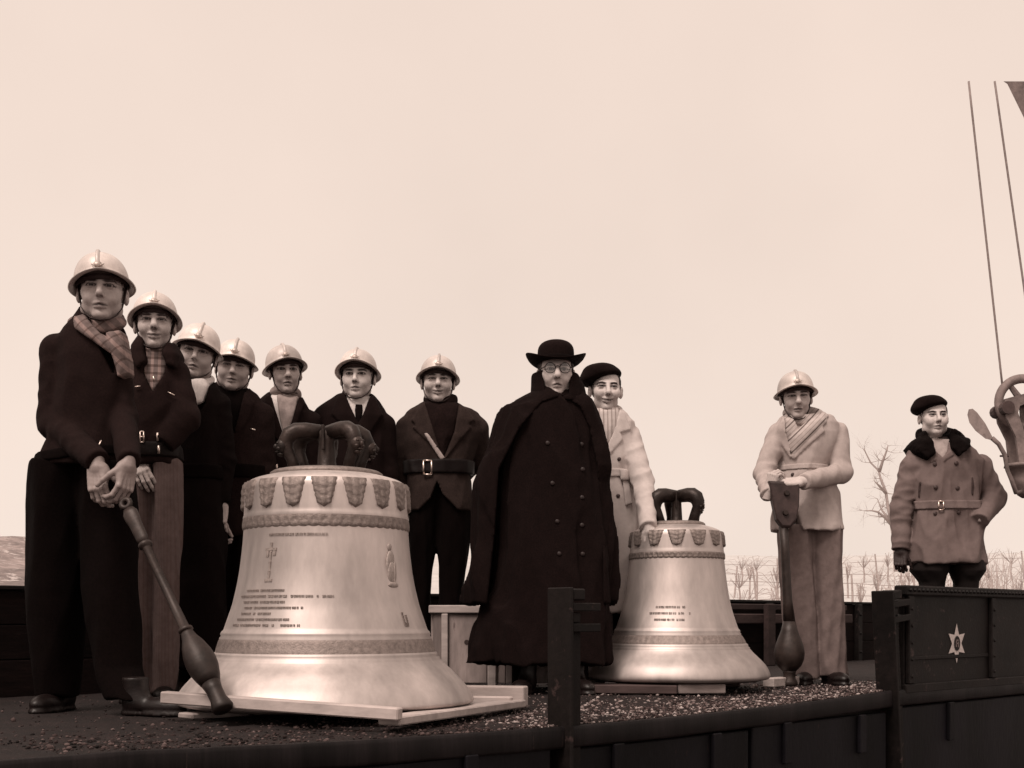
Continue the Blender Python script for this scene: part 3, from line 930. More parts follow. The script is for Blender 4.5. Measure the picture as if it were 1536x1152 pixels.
SB = FPX / 4.98
bp = Vector(((490 - PXC) / SB, 4.98, BED))
bellA, frA = make_bell(bp, [(.570, .036), (.588, .040), (.594, .052), (.584, .075), (.563, .106), (.536, .136), (.506, .168), (.470, .200), (.443, .232), (.430, .262), (.420, .296), (.405, .336), (.390, .380), (.375, .424), (.363, .472), (.353, .518), (.345, .564), (.339, .610), (.334, .655), (.330, .700), (.328, .747), (.327, .800), (.326, .860), (.3245, .893), (.318, .910), (.306, .922), (.285, .932), (.250, .942), (.215, .951)],
    [(.318, .008, .006), (.300, .004, .004), (.236, .006, .006), (.222, .004, .004), (.775, .004, .004)],
    'large pale bronze church bell with leaf ornament, nearest the camera', 17, (.914, .796), (.772, .722), (.296, .242), .168, .165,
    [(.695, -.55, .18, .009)] + [(z, -.92 + dz, t1, .0085) for z, dz, t1 in ((.482, .1, -.28), (.460, 0, .24), (.438, .08, -.28), (.416, .1, -.08), (.394, .1, -.40), (.372, .05, -.22), (.350, .0, -.08))],
    .12, .955, .225)
# cross and saints in relief on the large bell
def relief(root, fr, th, boxes, name, m):
    L = MB()
    for (x0, x1, z0, z1) in boxes:
        for k in range(4):
            za, zb_ = z0 + (z1 - z0) * k / 4, z0 + (z1 - z0) * (k + 1) / 4
            zm = (za + zb_) / 2
            M = Matrix.Rotation(th + (x0 + x1) / 2 / fr(zm), 4, 'Z') @ Matrix.Translation((0, -fr(zm), 0))
            L.box(-(x1 - x0) / 2, (x1 - x0) / 2, -.003, .012, za, zb_, M)
    return L.build(name, m, root)
relief(bellA, frA, -.52, [(-.005, .005, .52, .665), (-.026, .026, .634, .644), (-.022, -.01, .61, .633), (.010, .024, .615, .633), (-.018, .018, .515, .526)], 'relief_cross', M_letters)
sv = MB()
for (dx, z, rx_, rz_, th_) in ((0, .652, .012, .016, .007), (0, .60, .022, .04, .007), (0, .545, .027, .05, .007), (-.020, .58, .008, .035, .008), (.019, .57, .008, .03, .008), (0, .505, .030, .012, .005), (.01, .54, .006, .05, .009)):
    M = Matrix.Rotation(.95 + dx / frA(z), 4, 'Z') @ Matrix.Translation((0, -frA(z), z)) @ Matrix.Diagonal((rx_, th_, rz_, 1))
    sv.lathe([(0.0, -1)] + [(math.sin(t), -math.cos(t)) for t in np.linspace(.35, 2.8, 8)] + [(0.0, 1)], 12, M)
sv.build('relief_saint', M_letters, bellA, True)
relief(bellA, frA, 1.02, [(-.012, .012, .345, .36), (-.014, -.006, .35, .40), (.006, .014, .35, .39)], 'relief_mark', M_relief)

SS = FPX / 6.6
bq = Vector(((1015 - PXC) / SS, 6.6, BED))
bellB, frB = make_bell(bq, [(.462, .056), (.482, .060), (.491, .074), (.486, .098), (.471, .127), (.450, .152), (.4245, .177), (.398, .203), (.376, .231), (.352, .268), (.333, .303), (.318, .345), (.303, .390), (.289, .438), (.276, .500), (.266, .566), (.258, .625), (.252, .684), (.248, .750), (.245, .800), (.243, .820), (.236, .838), (.220, .850), (.190, .862), (.150, .874)],
    [(.312, .008, .006), (.296, .004, .004), (.240, .006, .006), (.224, .004, .004), (.728, .004, .004)],
    'smaller pale bronze church bell under the hand of the man in the light coat', 13, (.838, .752), (.725, .688), (.292, .246), .150, .128,
    [(.437, -.55, .02, .011), (.405, -.6, .12, .011), (.372, -.5, .0, .011)], .35, .878, .152, 1.55)

# ------------------------------------------------------------------ timbers, crate, clappers
M_pale = mat('pale_sawn_wood', .40, var=.22, scale=16, rough=.85, bump=.25, blot=.25, stretch=(.3, 1.6, 1.6), wear=(.20, .66, 9))
M_pale2 = mat('stained_crate_wood', .27, var=.3, scale=14, rough=.9, bump=.3, blot=.45, stretch=(1.6, 1.6, .35), wear=(.05, .60, 7))
M_dkwood = mat('dark_wet_wood', .06, var=.35, scale=16, rough=.8, bump=.3, blot=.3, stretch=(.3, 1.6, 1.6))
M_midwood = mat('grey_sawn_wood', .30, var=.3, scale=16, rough=.85, bump=.3, blot=.35, stretch=(.3, 1.6, 1.6))
def timber(a, b_, w, h, label, m, name='timber_beam'):
    a, b_ = Vector(a), Vector(b_)
    o = MB().beam(Vector((0, 0, 0)), b_ - a, w, h, .005).build(name, m, None, False, a)
    return tag(o, label, 'beam' if 'beam' in name else 'plank', 'timbers laid under the bells')
timber((-1.275, 4.508, BED + .066), (-.386, 4.25, BED + .024), .05, .044, 'long pale beam wedged along the front of the large bell', M_pale)
timber((-.43, 4.30, BED + .002), (.02, 5.22, BED + .002), .09, .032, 'pale plank under the right front of the large bell', M_pale, 'timber_plank')
timber((-1.22, 4.60, BED + .001), (-.28, 5.62, BED + .001), .10, .022, 'pale plank crosswise under the left of the large bell', M_pale, 'timber_plank')
timber((-.27, 5.33, BED + .002), (.060, 5.25, BED + .002), .08, .086, 'short pale beam end jutting right behind the large bell', M_pale)
timber((-.30, 5.24, BED + .004), (.0, 5.17, BED + .004), .05, .045, 'low pale batten in front of the short beam end', M_pale, 'timber_plank')
q1, q2 = at(880, 1034, 6.25), at(1016, 1036, 6.18)
timber((q1.x, q1.y, BED + .002), (q2.x, q2.y, BED + .002), .16, .044, 'dark wet plank under the left of the smaller bell', M_dkwood, 'timber_plank')
q1, q2 = at(1010, 1034, 6.20), at(1082, 1034, 6.24)
timber((q1.x + .004, q1.y, BED + .002), (q2.x, q2.y, BED + .002), .14, .046, 'pale grey plank under the front of the smaller bell', M_midwood, 'timber_plank')
timber((.60, 6.85, BED + .002), (1.25, 6.80, BED + .002), .14, .044, 'dark plank under the back of the smaller bell', M_dkwood, 'timber_plank')
q1, q2 = at(1152, 1012, 6.75), at(1178, 1014, 6.98)
timber((q1.x, q1.y, BED + .002), (q2.x + .05, q2.y, BED + .002), .07, .05, 'small pale block of wood between smaller bell and upright clapper', M_pale)

cr = empty('wooden_crate', (-.42, 6.78, BED), math.radians(-4))
tag(cr, 'stained pale wooden crate standing between the large bell and the cloaked man', 'crate')
cw_, cd_, chh = .92, .24, .45
x = .0
k = 0
for wv in (.085, .21, .10, .14, .12, .14, .125):
    if x + wv > cw_ + .001: break
    MB().box(x + .0015, x + wv - .0015, -cd_ / 2, -cd_ / 2 + .02, .03, chh - .045 - random.uniform(0, .006), bev=.003).build('plank', M_pale2, cr)
    MB().box(x + .0015, x + wv - .0015, cd_ / 2 - .02, cd_ / 2, .03, chh - .045, bev=.003).build('plank', M_pale2, cr)
    x += wv
cw_ = x
for xx in (0, cw_):
    MB().box(xx - .012, xx + .008, -cd_ / 2 + .021, cd_ / 2 - .021, .03, chh - .045, bev=.003).build('end_board', M_pale2, cr)
MB().box(-.02, .28, -cd_ / 2 - .02, cd_ / 2 + .01, chh - .044, chh, bev=.005).build('lid_board', M_pale, cr)
MB().box(.283, cw_ + .02, -cd_ / 2 - .02, cd_ / 2 + .01, chh - .044, chh - .006, bev=.005).build('lid_board', M_pale2, cr)
MB().box(.05, .085, -cd_ / 2 - .022, -cd_ / 2 - .001, .0, chh - .046, bev=.004).build('batten', M_pale, cr)
MB().box(.30, .345, -cd_ / 2 - .022, -cd_ / 2 - .001, .0, chh - .20, bev=.004).build('batten', M_pale, cr)
MB().box(.68, .74, -cd_ / 2 - .022, -cd_ / 2 - .001, .0, chh - .20, bev=.004).build('batten', M_pale, cr)
MB().tube([(.185, -cd_ / 2 - .0015, .25), (.185, -cd_ / 2 + .004, .25)], .014, 14).build('knot_hole', M_dkwood, cr)

M_clap = mat('clapper_iron', .055, var=.4, scale=30, rough=.5, metal=.35, bump=.5, bscale=30, rgb=(.026, .017, .0145, 1), blot=.35, spec=.5)
def orient(a, b_):
    z = (Vector(b_) - Vector(a)).normalized()
    x = Vector((0, 1, 0)).cross(z).normalized(); y = z.cross(x)
    return Matrix(((x.x, y.x, z.x, a[0]), (x.y, y.y, z.y, a[1]), (x.z, y.z, z.z, a[2]), (0, 0, 0, 1)))
# leaning clapper held by the leftmost man
tipA, topA = at(336, 1066, 4.37), at(185, 748, 4.70)
LA = (topA - tipA).length
clA = empty('bell_clapper', tipA)
tag(clA, 'leaning iron bell clapper held by the leftmost helmeted man', 'clapper')
clA.matrix_world = orient(tipA, topA)
MB().lathe([(0, 0), (.034, .002), (.040, .012), (.036, .03), (.030, .05), (.030, .09), (.036, .12)], 24).build('tail', M_clap, clA, True)
MB().lathe([(.036, .118), (.046, .145), (.055, .18), (.057, .21), (.053, .245), (.042, .285), (.029, .315), (.024, .335), (.020, .345)], 32).build('ball', M_clap, clA, True)
MB().lathe([(.022, .343), (.027, .347), (.027, .356), (.0185, .362), (.0165, .5), (.0165, LA - .24), (.019, LA - .235), (.026, LA - .23), (.026, LA - .218), (.02, LA - .213)], 20).build('shaft', M_clap, clA, True)
MB().lathe([(.02, LA - .215), (.024, LA - .19), (.026, LA - .12), (.030, LA - .10), (.030, LA - .07), (.02, LA - .05)], 16, None, 1.0, .55).build('fork', M_clap, clA, True)
b_ = MB(); ringtube(b_, Vector((0, 0, LA - .025)), .017, .011, seg=24); b_.build('eye_loop', M_clap, clA, True)
# upright clapper under the hands of the helmeted man at right
foot = at(1184, 1028, 6.86); foot.z = BED
clB = empty('bell_clapper', foot)
tag(clB, 'upright iron bell clapper under the folded hands of the man in light suit', 'clapper')
s6 = FPX / 6.86
def hz(py): return CAM_Z - (py - HOR) / s6 - BED
sh = (1175 - 1184) / s6
MB().lathe([(0, .0), (.038, .001), (.046, .012), (.044, .03), (.034, .045), (.034, .075), (.04, .09)], 24).build('tail', M_clap, clB, True)
MB().lathe([(.04, .088), (.065, .115), (.080, .15), (.084, .185), (.078, .225), (.062, .27), (.046, .31), (.034, hz(932))], 32).build('ball', M_clap, clB, True)
MB().tube([(0, 0, hz(933)), (sh * .3, 0, hz(900)), (sh * .7, 0, hz(830)), (sh, 0, hz(788))], [.034, .026, .024, .026], 16).build('shaft', M_clap, clB, True)
pts = [(1152, 722), (1198, 724), (1197, 760), (1192, 782), (1184, 792), (1172, 792), (1163, 780), (1157, 752)]
V = []; n_ = len(pts)
for dd, sc_ in ((-.035, .9), (-.026, 1), (.026, 1), (.035, .9)):
    for px, py in pts:
        V.append((((px - 1175) * sc_ + 1175 - 1184) / s6, dd, hz((py - 757) * sc_ + 757)))
F = [tuple(range(n_))[::-1], tuple(range(3 * n_, 4 * n_))]
for L_ in range(3):
    F += [(L_ * n_ + i, L_ * n_ + (i + 1) % n_, (L_ + 1) * n_ + (i + 1) % n_, (L_ + 1) * n_ + i) for i in range(n_)]
M_clapw = mat('clapper_top_leather', .05, var=.4, scale=25, rough=.6, bump=.3, blot=.4)
hd = MB().add(V, F).build('suspension_head', M_clapw, clB)
for px, py in ((1178, 741), (1176, 770)):
    MB().tube([((px - 1184) / s6, -.036, hz(py)), ((px - 1184) / s6, -.052, hz(py))], [.017, .012], 10).build('bolt', M_clap, hd)

# ================================================================== people
def clr(g): return np.array(tone(g)[:3], np.float32)

def make_head(wide=1.0, smile=0.0, jaw=1.0, nose=1.0, slit=1.0, stubble=.12, skin=.46, brow=.05, fat=0.0, browz=0.0, age=0.3, tash=False, ear=1.0):
    G = Grid((-.108, -.138, -.24), (.108, .125, .135), .0032)
    d = ell(G, (0, .015, .027), (.076 * (.6 + .4 * wide), .095, .084))
    d = smin(d, ell(G, (0, -.020, -.042), (.0605 * wide, .070, .083)), .03)
    for s in (-1, 1):
        d = smin(d, sph(G, (s * .040 * wide * jaw, -.014, -.074), .023 + .006 * fat), .03)
        d = smin(d, sph(G, (s * .046 * wide, -.054, -.021), .019), .028)
        d = smin(d, sph(G, (s * (.035 + .003 * smile) * wide, -.068, -.043 + .004 * smile), .015 + .006 * fat + .0035 * smile), .025)
    d = smin(d, ell(G, (0, -.068, -.104), (.024 * jaw, .021, .017)), .024)
    d = smin(d, cap(G, (-.037, -.0765, .0175 + browz), (.037, -.0765, .0175 + browz), .0125), .012)
    for s in (-1, 1):
        d = smax(d, -ell(G, (s * .031, -.102, .001), (.023, .027, .0150)), .010)
    d = smin(d, cap(G, (0, -.083, .014), (0, -.1085 - .004 * nose, -.033), .0078, .0105 * nose), .012)
    d = smin(d, sph(G, (0, -.110 - .003 * nose, -.037), .0105 * nose), .006)
    for s in (-1, 1):
        d = smin(d, sph(G, (s * .0125 * nose, -.100, -.040), .0085 * nose), .007)
        d = smax(d, -sph(G, (s * .006, -.109, -.0485), .0038), .004)
        lid = sph(G, (s * .031, -.0735, .0), .0158)
        sl = bx(G, (s * .031, -.095, -.0008), (.0132, .02, .0048 * slit), .003)
        d = smin(d, np.maximum(lid, -sl), .005)
        d = np.maximum(d, -np.maximum(sl, -sph(G, (s * .031, -.0735, 0), .0125)))
        # folds from nose to mouth corner, and under the eye
        d = smax(d, -cap(G, (s * .0185, -.1005, -.040), (s * .034 * wide, -.0885, -.070), .0034 + .0026 * age), .007)
        d = smax(d, -cap(G, (s * .020, -.095, -.0165), (s * .042, -.083, -.0165), .0018 + .0022 * age), .006)
    ms = .0055 * smile
    mw = .0235 + .003 * smile
    for s in (-1, 1):
        d = smin(d, cap(G, (s * mw * .8, -.0845, -.0665 + ms * .7), (0, -.0945, -.0665), .0042, .0062), .006)
        d = smin(d, cap(G, (s * mw * .75, -.0835, -.0785 + ms * .6), (0, -.0925, -.0805), .0042, .0068), .006)
    for s in (-1, 1):
        d = smax(d, -cap(G, (s * mw, -.0885, -.0722 + ms), (0, -.1015, -.0732), .0026, .0034), .003)
    d = smax(d, -sph(G, (0, -.106, -.0925), .0095), .010)
    for s in (-1, 1):
        e = ell(G, (s * (.079 * (.6 + .4 * wide) + .002 * ear), .012, -.012), (.0105 * ear, .019, .031))
        e = smax(e, -sph(G, (s * .094, .002, -.008), .0135), .005)
        d = smin(d, e, .006)
    if tash:
        d = smin(d, cap(G, (-.016, -.097, -.060), (.016, -.097, -.060), .005), .004)
    for k_ in range(2):
        d = smax(d, -cap(G, (-.03, -.079, .042 + .013 * k_), (.03, -.079, .044 + .013 * k_), .0012 + .001 * age), .005)
    for s in (-1, 1):
        for k_ in (-1, 0, 1):
            d = smax(d, -cap(G, (s * .049, -.066, .0 + .002 * k_), (s * .058, -.052, .006 * k_), .0008 + .0008 * age), .003)
    neck = cap(G, (0, .016, -.08), (0, .028, -.24), .050, .057)
    neck = smin(neck, sph(G, (0, -.030, -.135), .012), .02)
    d = smin(d, neck, .018)
    d = d + .0006 * noise(G, 260, 5, n=4) + .0018 * noise(G, 55, int(wide * 900 + nose * 70 + slit * 31), n=5)
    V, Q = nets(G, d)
    x, y, z = V[:, 0], V[:, 1], V[:, 2]
    C = np.tile(clr(skin), (len(V), 1))
    def paint(mask, g):
        nonlocal C
        m = np.clip(mask, 0, 1)[:, None]
        C = C * (1 - m) + clr(g) * m
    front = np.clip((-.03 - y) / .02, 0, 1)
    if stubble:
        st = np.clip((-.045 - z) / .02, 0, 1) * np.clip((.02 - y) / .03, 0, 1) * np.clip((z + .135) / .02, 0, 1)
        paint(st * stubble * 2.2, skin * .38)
    paint(front * .30 * np.clip(1.4 - (((np.abs(x) - .042) / .02) ** 2 + ((z + .028) / .018) ** 2), 0, 1), skin * .72)  # cheek shading painted into the skin colour
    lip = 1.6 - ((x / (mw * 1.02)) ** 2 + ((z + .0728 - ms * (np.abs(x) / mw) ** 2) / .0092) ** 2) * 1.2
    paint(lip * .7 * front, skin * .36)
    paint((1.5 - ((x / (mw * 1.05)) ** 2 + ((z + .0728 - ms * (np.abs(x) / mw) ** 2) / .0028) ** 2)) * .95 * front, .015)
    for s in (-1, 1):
        paint((.22 + .12 * age) * front * np.clip(1.5 - (((x - s * .031) / .021) ** 2 + ((z + .003) / .014) ** 2), 0, 1), skin * .42)  # dark circles, plus eye-socket shade painted into the skin
        paint((.10 + .10 * age) * front * np.clip(1.4 - (np.abs((x - s * (.019 + (-.040 - z) * .45)) / .006) ** 2 + ((z + .056) / .02) ** 2), 0, 1), skin * .4)  # shade of the nose-to-mouth folds painted into the skin
    for s in (-1, 1):
        bz = .0160 + browz + .0025 * np.cos((x - s * .036) / .018)
        br = 1.7 - (((x - s * .0325) / .0205) ** 2 + ((z - bz) / .0058) ** 2)
        paint(br * 1.1 * front, brow * .6)
        el = ((x - s * .031) / .0165) ** 2 + ((z + .0005) / (.0036 + .0034 * slit)) ** 2
        paint(np.clip(1.35 - np.abs(el - 1) * 1.6, 0, 1) * .95 * front * (z > -.004), .015)
        paint(np.clip(1.3 - np.abs(el - 1) * 2.2, 0, 1) * .55 * front * (z <= -.004), .05)
        paint(.8 * np.clip(1.5 - (((x - s * .006) / .0045) ** 2 + ((z + .047) / .003) ** 2), 0, 1) * (y < -.095), .05)
    if tash:
        paint(1.7 * np.clip(1.2 - ((x / .019) ** 2 + ((z + .059) / .0055) ** 2), 0, 1) * front, .05)
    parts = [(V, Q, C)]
    for s in (-1, 1):                              # eyeballs
        v, f, c = [], [], []
        na, nr = 14, 16
        for i in range(nr + 1):
            t = math.pi * i / nr * .75
            for k in range(na):
                a = 2 * math.pi * k / na
                v.append((s * .031 + .0132 * math.sin(t) * math.cos(a), -.0735 - .0132 * math.cos(t), .0132 * math.sin(t) * math.sin(a)))
                c.append(clr(.008) if t < .62 else clr(.26))
        for i in range(nr):
            for k in range(na):
                k2 = (k + 1) % na; f.append((i * na + k, i * na + k2, (i + 1) * na + k2, (i + 1) * na + k))
        parts.append((np.array(v, np.float32), np.array(f), np.array(c, np.float32)))
    # hair
    hr = np.maximum(ell(G, (0, .017, .027), (.0815 * (.6 + .4 * wide), .100, .090)), np.maximum(-.036 - G.Y + np.maximum(0, .03 - G.Z) * .55, np.maximum(-.060 - G.Z, .0)))
    hr = np.maximum(hr, -.050 - G.Z - .3 * G.Y) + .002 * noise(G, 300, 3, (1, 1, .25), n=5)
    hair = nets(G, hr)
    return join(parts), hair

def rot(yaw=0, pitch=0, roll=0):
    """yaw turns the face towards the right of the picture, pitch raises it, roll tips the crown to the right"""
    a, b, c = math.radians(yaw), math.radians(pitch), math.radians(roll)
    return np.array(Matrix.Rotation(a, 3, 'Z') @ Matrix.Rotation(-b, 3, 'X') @ Matrix.Rotation(c, 3, 'Y'))

HAND_CACHE = {}
def make_hand(curl=(25, 30, 20), spread=.06, thumb=(.75, -.25), skin=.42, curls=None):
    key = (curl, spread, thumb, skin, curls)
    if key in HAND_CACHE: return HAND_CACHE[key]
    G = Grid((-.10, -.075, -.115), (.145, .092, .045), .003)
    d = cap(G, (-.12, 0, 0), (-.04, 0, 0), .025, .027)
    d = smin(d, bx(G, (.0, -.002, 0), (.046, .040, .0125), .012), .02)
    d = smin(d, ell(G, (-.015, .026, -.008), (.034, .017, .014)), .012)
    d = smin(d, ell(G, (-.010, -.027, -.008), (.034, .013, .013)), .012)
    for ky in (.029, .010, -.010, -.028):
        d = smin(d, cap(G, (-.03, ky * .5, .0095), (.040, ky, .0095), .0028, .0034), .006)
        d = smin(d, sph(G, (.044, ky, .007), .0085), .005)
    roots = [(.043, .029), (.048, .010), (.045, -.010), (.038, -.029)]
    lens = [(.040, .025, .021), (.045, .028, .022), (.041, .026, .022), (.032, .020, .020)]
    tips = []
    for i, ((rx, ry), L) in enumerate(zip(roots, lens)):
        cu = curls[i] if curls else curl
        p = np.array((rx, ry, .001)); a = 0.0; sd = spread * (1.5 - i)
        r0 = (.0095, .0098, .0094, .0083)[i]
        fd = None
        for j in range(3):
            a += math.radians(cu[j])
            dv = np.array((math.cos(a) * math.cos(sd), math.cos(a) * math.sin(sd) * .9, -math.sin(a)))
            q = p + dv * L[j]
            c_ = cap(G, p, q, r0 - .0006 * j, r0 - .0008 * (j + 1))
            fd = c_ if fd is None else smin(fd, c_, .004)
            d = smin(d, sph(G, p, r0 + .0008), .006) if j == 0 else d
            p = q
        d = smin(d, fd, .0035)
        tips.append((p, dv, a))
    p = np.array((-.022, .032, -.006)); th = thumb[0]
    for j, (L, r) in enumerate(((.040, .0125), (.032, .0105), (.026, .0095))):
        ang = th * (1.25 - .38 * j)
        dv = np.array((math.cos(ang), math.sin(ang), thumb[1] - .12 * j)); dv /= np.linalg.norm(dv)
        q = p + dv * L
        d = smin(d, cap(G, p, q, r, r - .001), .008 if j == 0 else .004)
        p = q
    d = d + .0005 * noise(G, 300, 2, n=4)
    V, Q = nets(G, d)
    C = np.tile(clr(skin), (len(V), 1))
    for tp, dv, a in tips:                          # nails
        up = np.array((math.sin(a), 0, math.cos(a)))
        nc = tp - dv * .002 + up * .008
        m = np.clip(1.4 - np.linalg.norm(V - nc, axis=1) / .0065, 0, 1)[:, None] * .7
        C = C * (1 - m) + clr(min(.62, skin * 1.25)) * m
    HAND_CACHE[key] = (V, Q, C)
    return HAND_CACHE[key]

def place_hand(h, wrist, fdir, back, mirror=False, sc=1.0):
    V, Q, C = h
    V = V.copy()
    if mirror: V[:, 1] *= -1
    x = np.array(fdir, float); x /= np.linalg.norm(x)
    z = np.array(back, float); z -= x * (x @ z); z /= np.linalg.norm(z)
    y = np.cross(z, x)
    return (V * sc + np.array((.075, 0, 0)) * sc) @ np.stack([x, y, z]) + np.array(wrist), Q, C

M_skin = mat('skin', .4, attr=True, var=.07, scale=120, rough=.55, bump=.08, bscale=300, spec=.4)
M_glove = mat('dark_glove', .03, scale=60)
M_hair = mat('dark_hair', .02, var=.4, scale=90, rough=.6, stretch=(1, 1, .2), bump=.5, bscale=250)
M_helm = mat('helmet_metal', .62, var=.12, scale=30, rough=.45, metal=.15, bump=.4, bscale=28, blot=.34, rgb=(.58, .515, .485, 1), spec=.5, wear=(.36, .68, 14))
M_helmdk = mat('helmet_lining', .03, scale=40)
M_badge = mat('helmet_badge', .2, var=.3, scale=60, rough=.45, metal=.5, rgb=(.38, .32, .29, 1))
M_strap = mat('chin_strap_leather', .028, scale=60, rough=.6)
M_black = mat('black_wool', .005, var=.35, scale=130, rough=.95, spec=.08, bump=.35, bscale=350)
M_trous = mat('black_trousers', .0035, var=.3, scale=90, rough=.98, spec=.06, bump=.3, bscale=300)
M_belt = mat('dark_belt_leather', .007, var=.3, scale=50, rough=.6, spec=.15, bump=.2)
M_buckle = mat('bright_buckle', .6, var=.1, scale=40, rough=.3, metal=.9, bump=0, rgb=(.72, .6, .54, 1))
M_button = mat('horn_button', .05, var=.3, scale=60, rough=.35, bump=0)
M_shoe = mat('black_boot', .007, var=.4, scale=40, rough=.42, bump=.2)
M_white = mat('white_cloth', .62, var=.12, scale=80, rough=.9, bump=.3, bscale=200)
M_steel = mat('spectacle_rim', .015, rough=.4, metal=.3, bump=0)

def helmet_mesh():
    V, F = [], []
    NA = 64
    def rim(t):                                     # t measured from the front
        f, sd = math.cos(t), abs(math.sin(t))
        zz = .048 - .022 * sd ** 1.5 - (.022 if f < 0 else 0) * (f * f)
        w = .021 + (.024 * f * f if f > 0 else .020 * f * f)
        drop = .012 + .006 * sd
        return zz, w, drop
    prof = []
    NU = 14
    layers = []
    for inner in (0, 1):
        o = -.0035 if inner else 0.0
        rows = []
        for i in range(NU):
            u = i / (NU - 1) * math.pi / 2
            rows.append(('d', math.sin(u), math.cos(u), o))
        for j in range(1, 6):
            rows.append(('b', j / 5, 0, o))
        layers.append(rows if not inner else rows[::-1])
    seq = layers[0] + layers[1]
    for kind, a, b_, o in seq:
        for k in range(NA):
            t = 2 * math.pi * k / NA
            zz, w, drop = rim(t)
            RX, RY = .0965 + o, .120 + o
            sx, sy = math.sin(t), -math.cos(t)
            if kind == 'd':
                rr = a ** .92
                z = zz + (.138 - zz + o) * b_ ** .85
                V.append((RX * rr * sx, .010 + RY * rr * sy, z))
            else:
                e = a
                zb = zz - drop * (e ** .8) + .004 * (1 if e > .99 else 0) + o * .8
                V.append(((RX + w * e) * sx, .010 + (RY + w * e) * sy, zb))
    n = len(seq)
    for i in range(n - 1):
        for k in range(NA):
            k2 = (k + 1) % NA
            F.append((i * NA + k, i * NA + k2, (i + 1) * NA + k2, (i + 1) * NA + k))
    return mesh('helmet_shell', V, F, True)
HELM = helmet_mesh(); HELM.materials.append(M_helm)
cm = MB(); prev = None; V, F = [], []
for i in range(27):                                 # comb along the crown
    u = -1.35 + 2.6 * i / 26
    y0, z0 = .010 + .121 * math.sin(u) , .046 + .093 * max(0, math.cos(u)) ** .85
    nrm = Vector((0, math.sin(u), math.cos(u) * 1.1)).normalized()
    hgt = .009 * min(1, (1.45 - abs(u)) * 2.2)
    for s, hh, ww in ((-1, -.004, .0085), (-1, hgt * .6, .0065), (-.5, hgt, .004), (.5, hgt, .004), (1, hgt * .6, .0065), (1, -.004, .0085)):
        V.append((s * ww if abs(s) == 1 else s * 2 * ww, y0 + nrm.y * hh, z0 + nrm.z * hh))
for i in range(26):
    for k in range(5): F.append((i * 6 + k, i * 6 + k + 1, (i + 1) * 6 + k + 1, (i + 1) * 6 + k))
COMB = mesh('helmet_comb', V, F, True); COMB.materials.append(M_helm)
bd = MB()
bd.lathe([(0, .006), (.010, .005), (.0135, .002), (.014, -.006)], 16, Matrix.Translation((0, -.1125, .066)) @ Matrix.Rotation(math.radians(74), 4, 'X') @ Matrix.Diagonal((1.0, .8, .7, 1)))
for s in (-1, 1): bd.tube([(s * .007, -.117, .060), (s * .016, -.114, .062), (s * .022, -.111, .066)], [.003, .0025, .0015], 6)
BADGE = bd.mesh('helmet_badge', True); BADGE.materials.append(M_badge)
HB = MB().lathe([(.0905, .030), (.0925, .024), (.090, .012), (.086, .012), (.086, .03)], 40, Matrix.Translation((0, .010, .004)), 1.0, 1.26).mesh('sweat_band', True)
HB.materials.append(M_helmdk)
STR = {}
def strap_mesh(wide, side):
    key = (round(wide, 2), side)
    if key not in STR:
        pts = [(.0905, .002, .032), (.082, -.004, .01), (.0735 * wide, -.014, -.03), (.067 * wide, -.026, -.064), (.053 * wide, -.048, -.095), (.030, -.074, -.119), (0, -.086, -.1265)]
        pts = pts + [(-a, b_, c_) for a, b_, c_ in pts[-2::-1]]
        m_ = MB().tube(pts, .0068, 8, .42).mesh('chin_strap', True); m_.materials.append(M_strap); STR[key] = m_
    return STR[key]

def shoe_arrays():
    G = Grid((-.075, -.20, -.012), (.075, .12, .15), .006)
    d = ell(G, (0, -.09, .035), (.048, .10, .040))
    d = smin(d, ell(G, (0, .03, .045), (.040, .062, .05)), .03)
    d = smin(d, cap(G, (0, .035, .06), (0, .04, .16), .046, .052), .03)
    d = smax(d, -(G.Z - .018), .004)
    sole = np.maximum(np.minimum(ell(G, (0, -.088, .0), (.052, .108, .05)), ell(G, (0, .035, 0), (.044, .066, .05))), np.maximum(G.Z - .020, -G.Z))
    return nets(G, np.minimum(d, sole))
_sv, _sq = shoe_arrays()
SHOE = mesh('shoe', _sv, _sq, True); SHOE.materials.append(M_shoe)

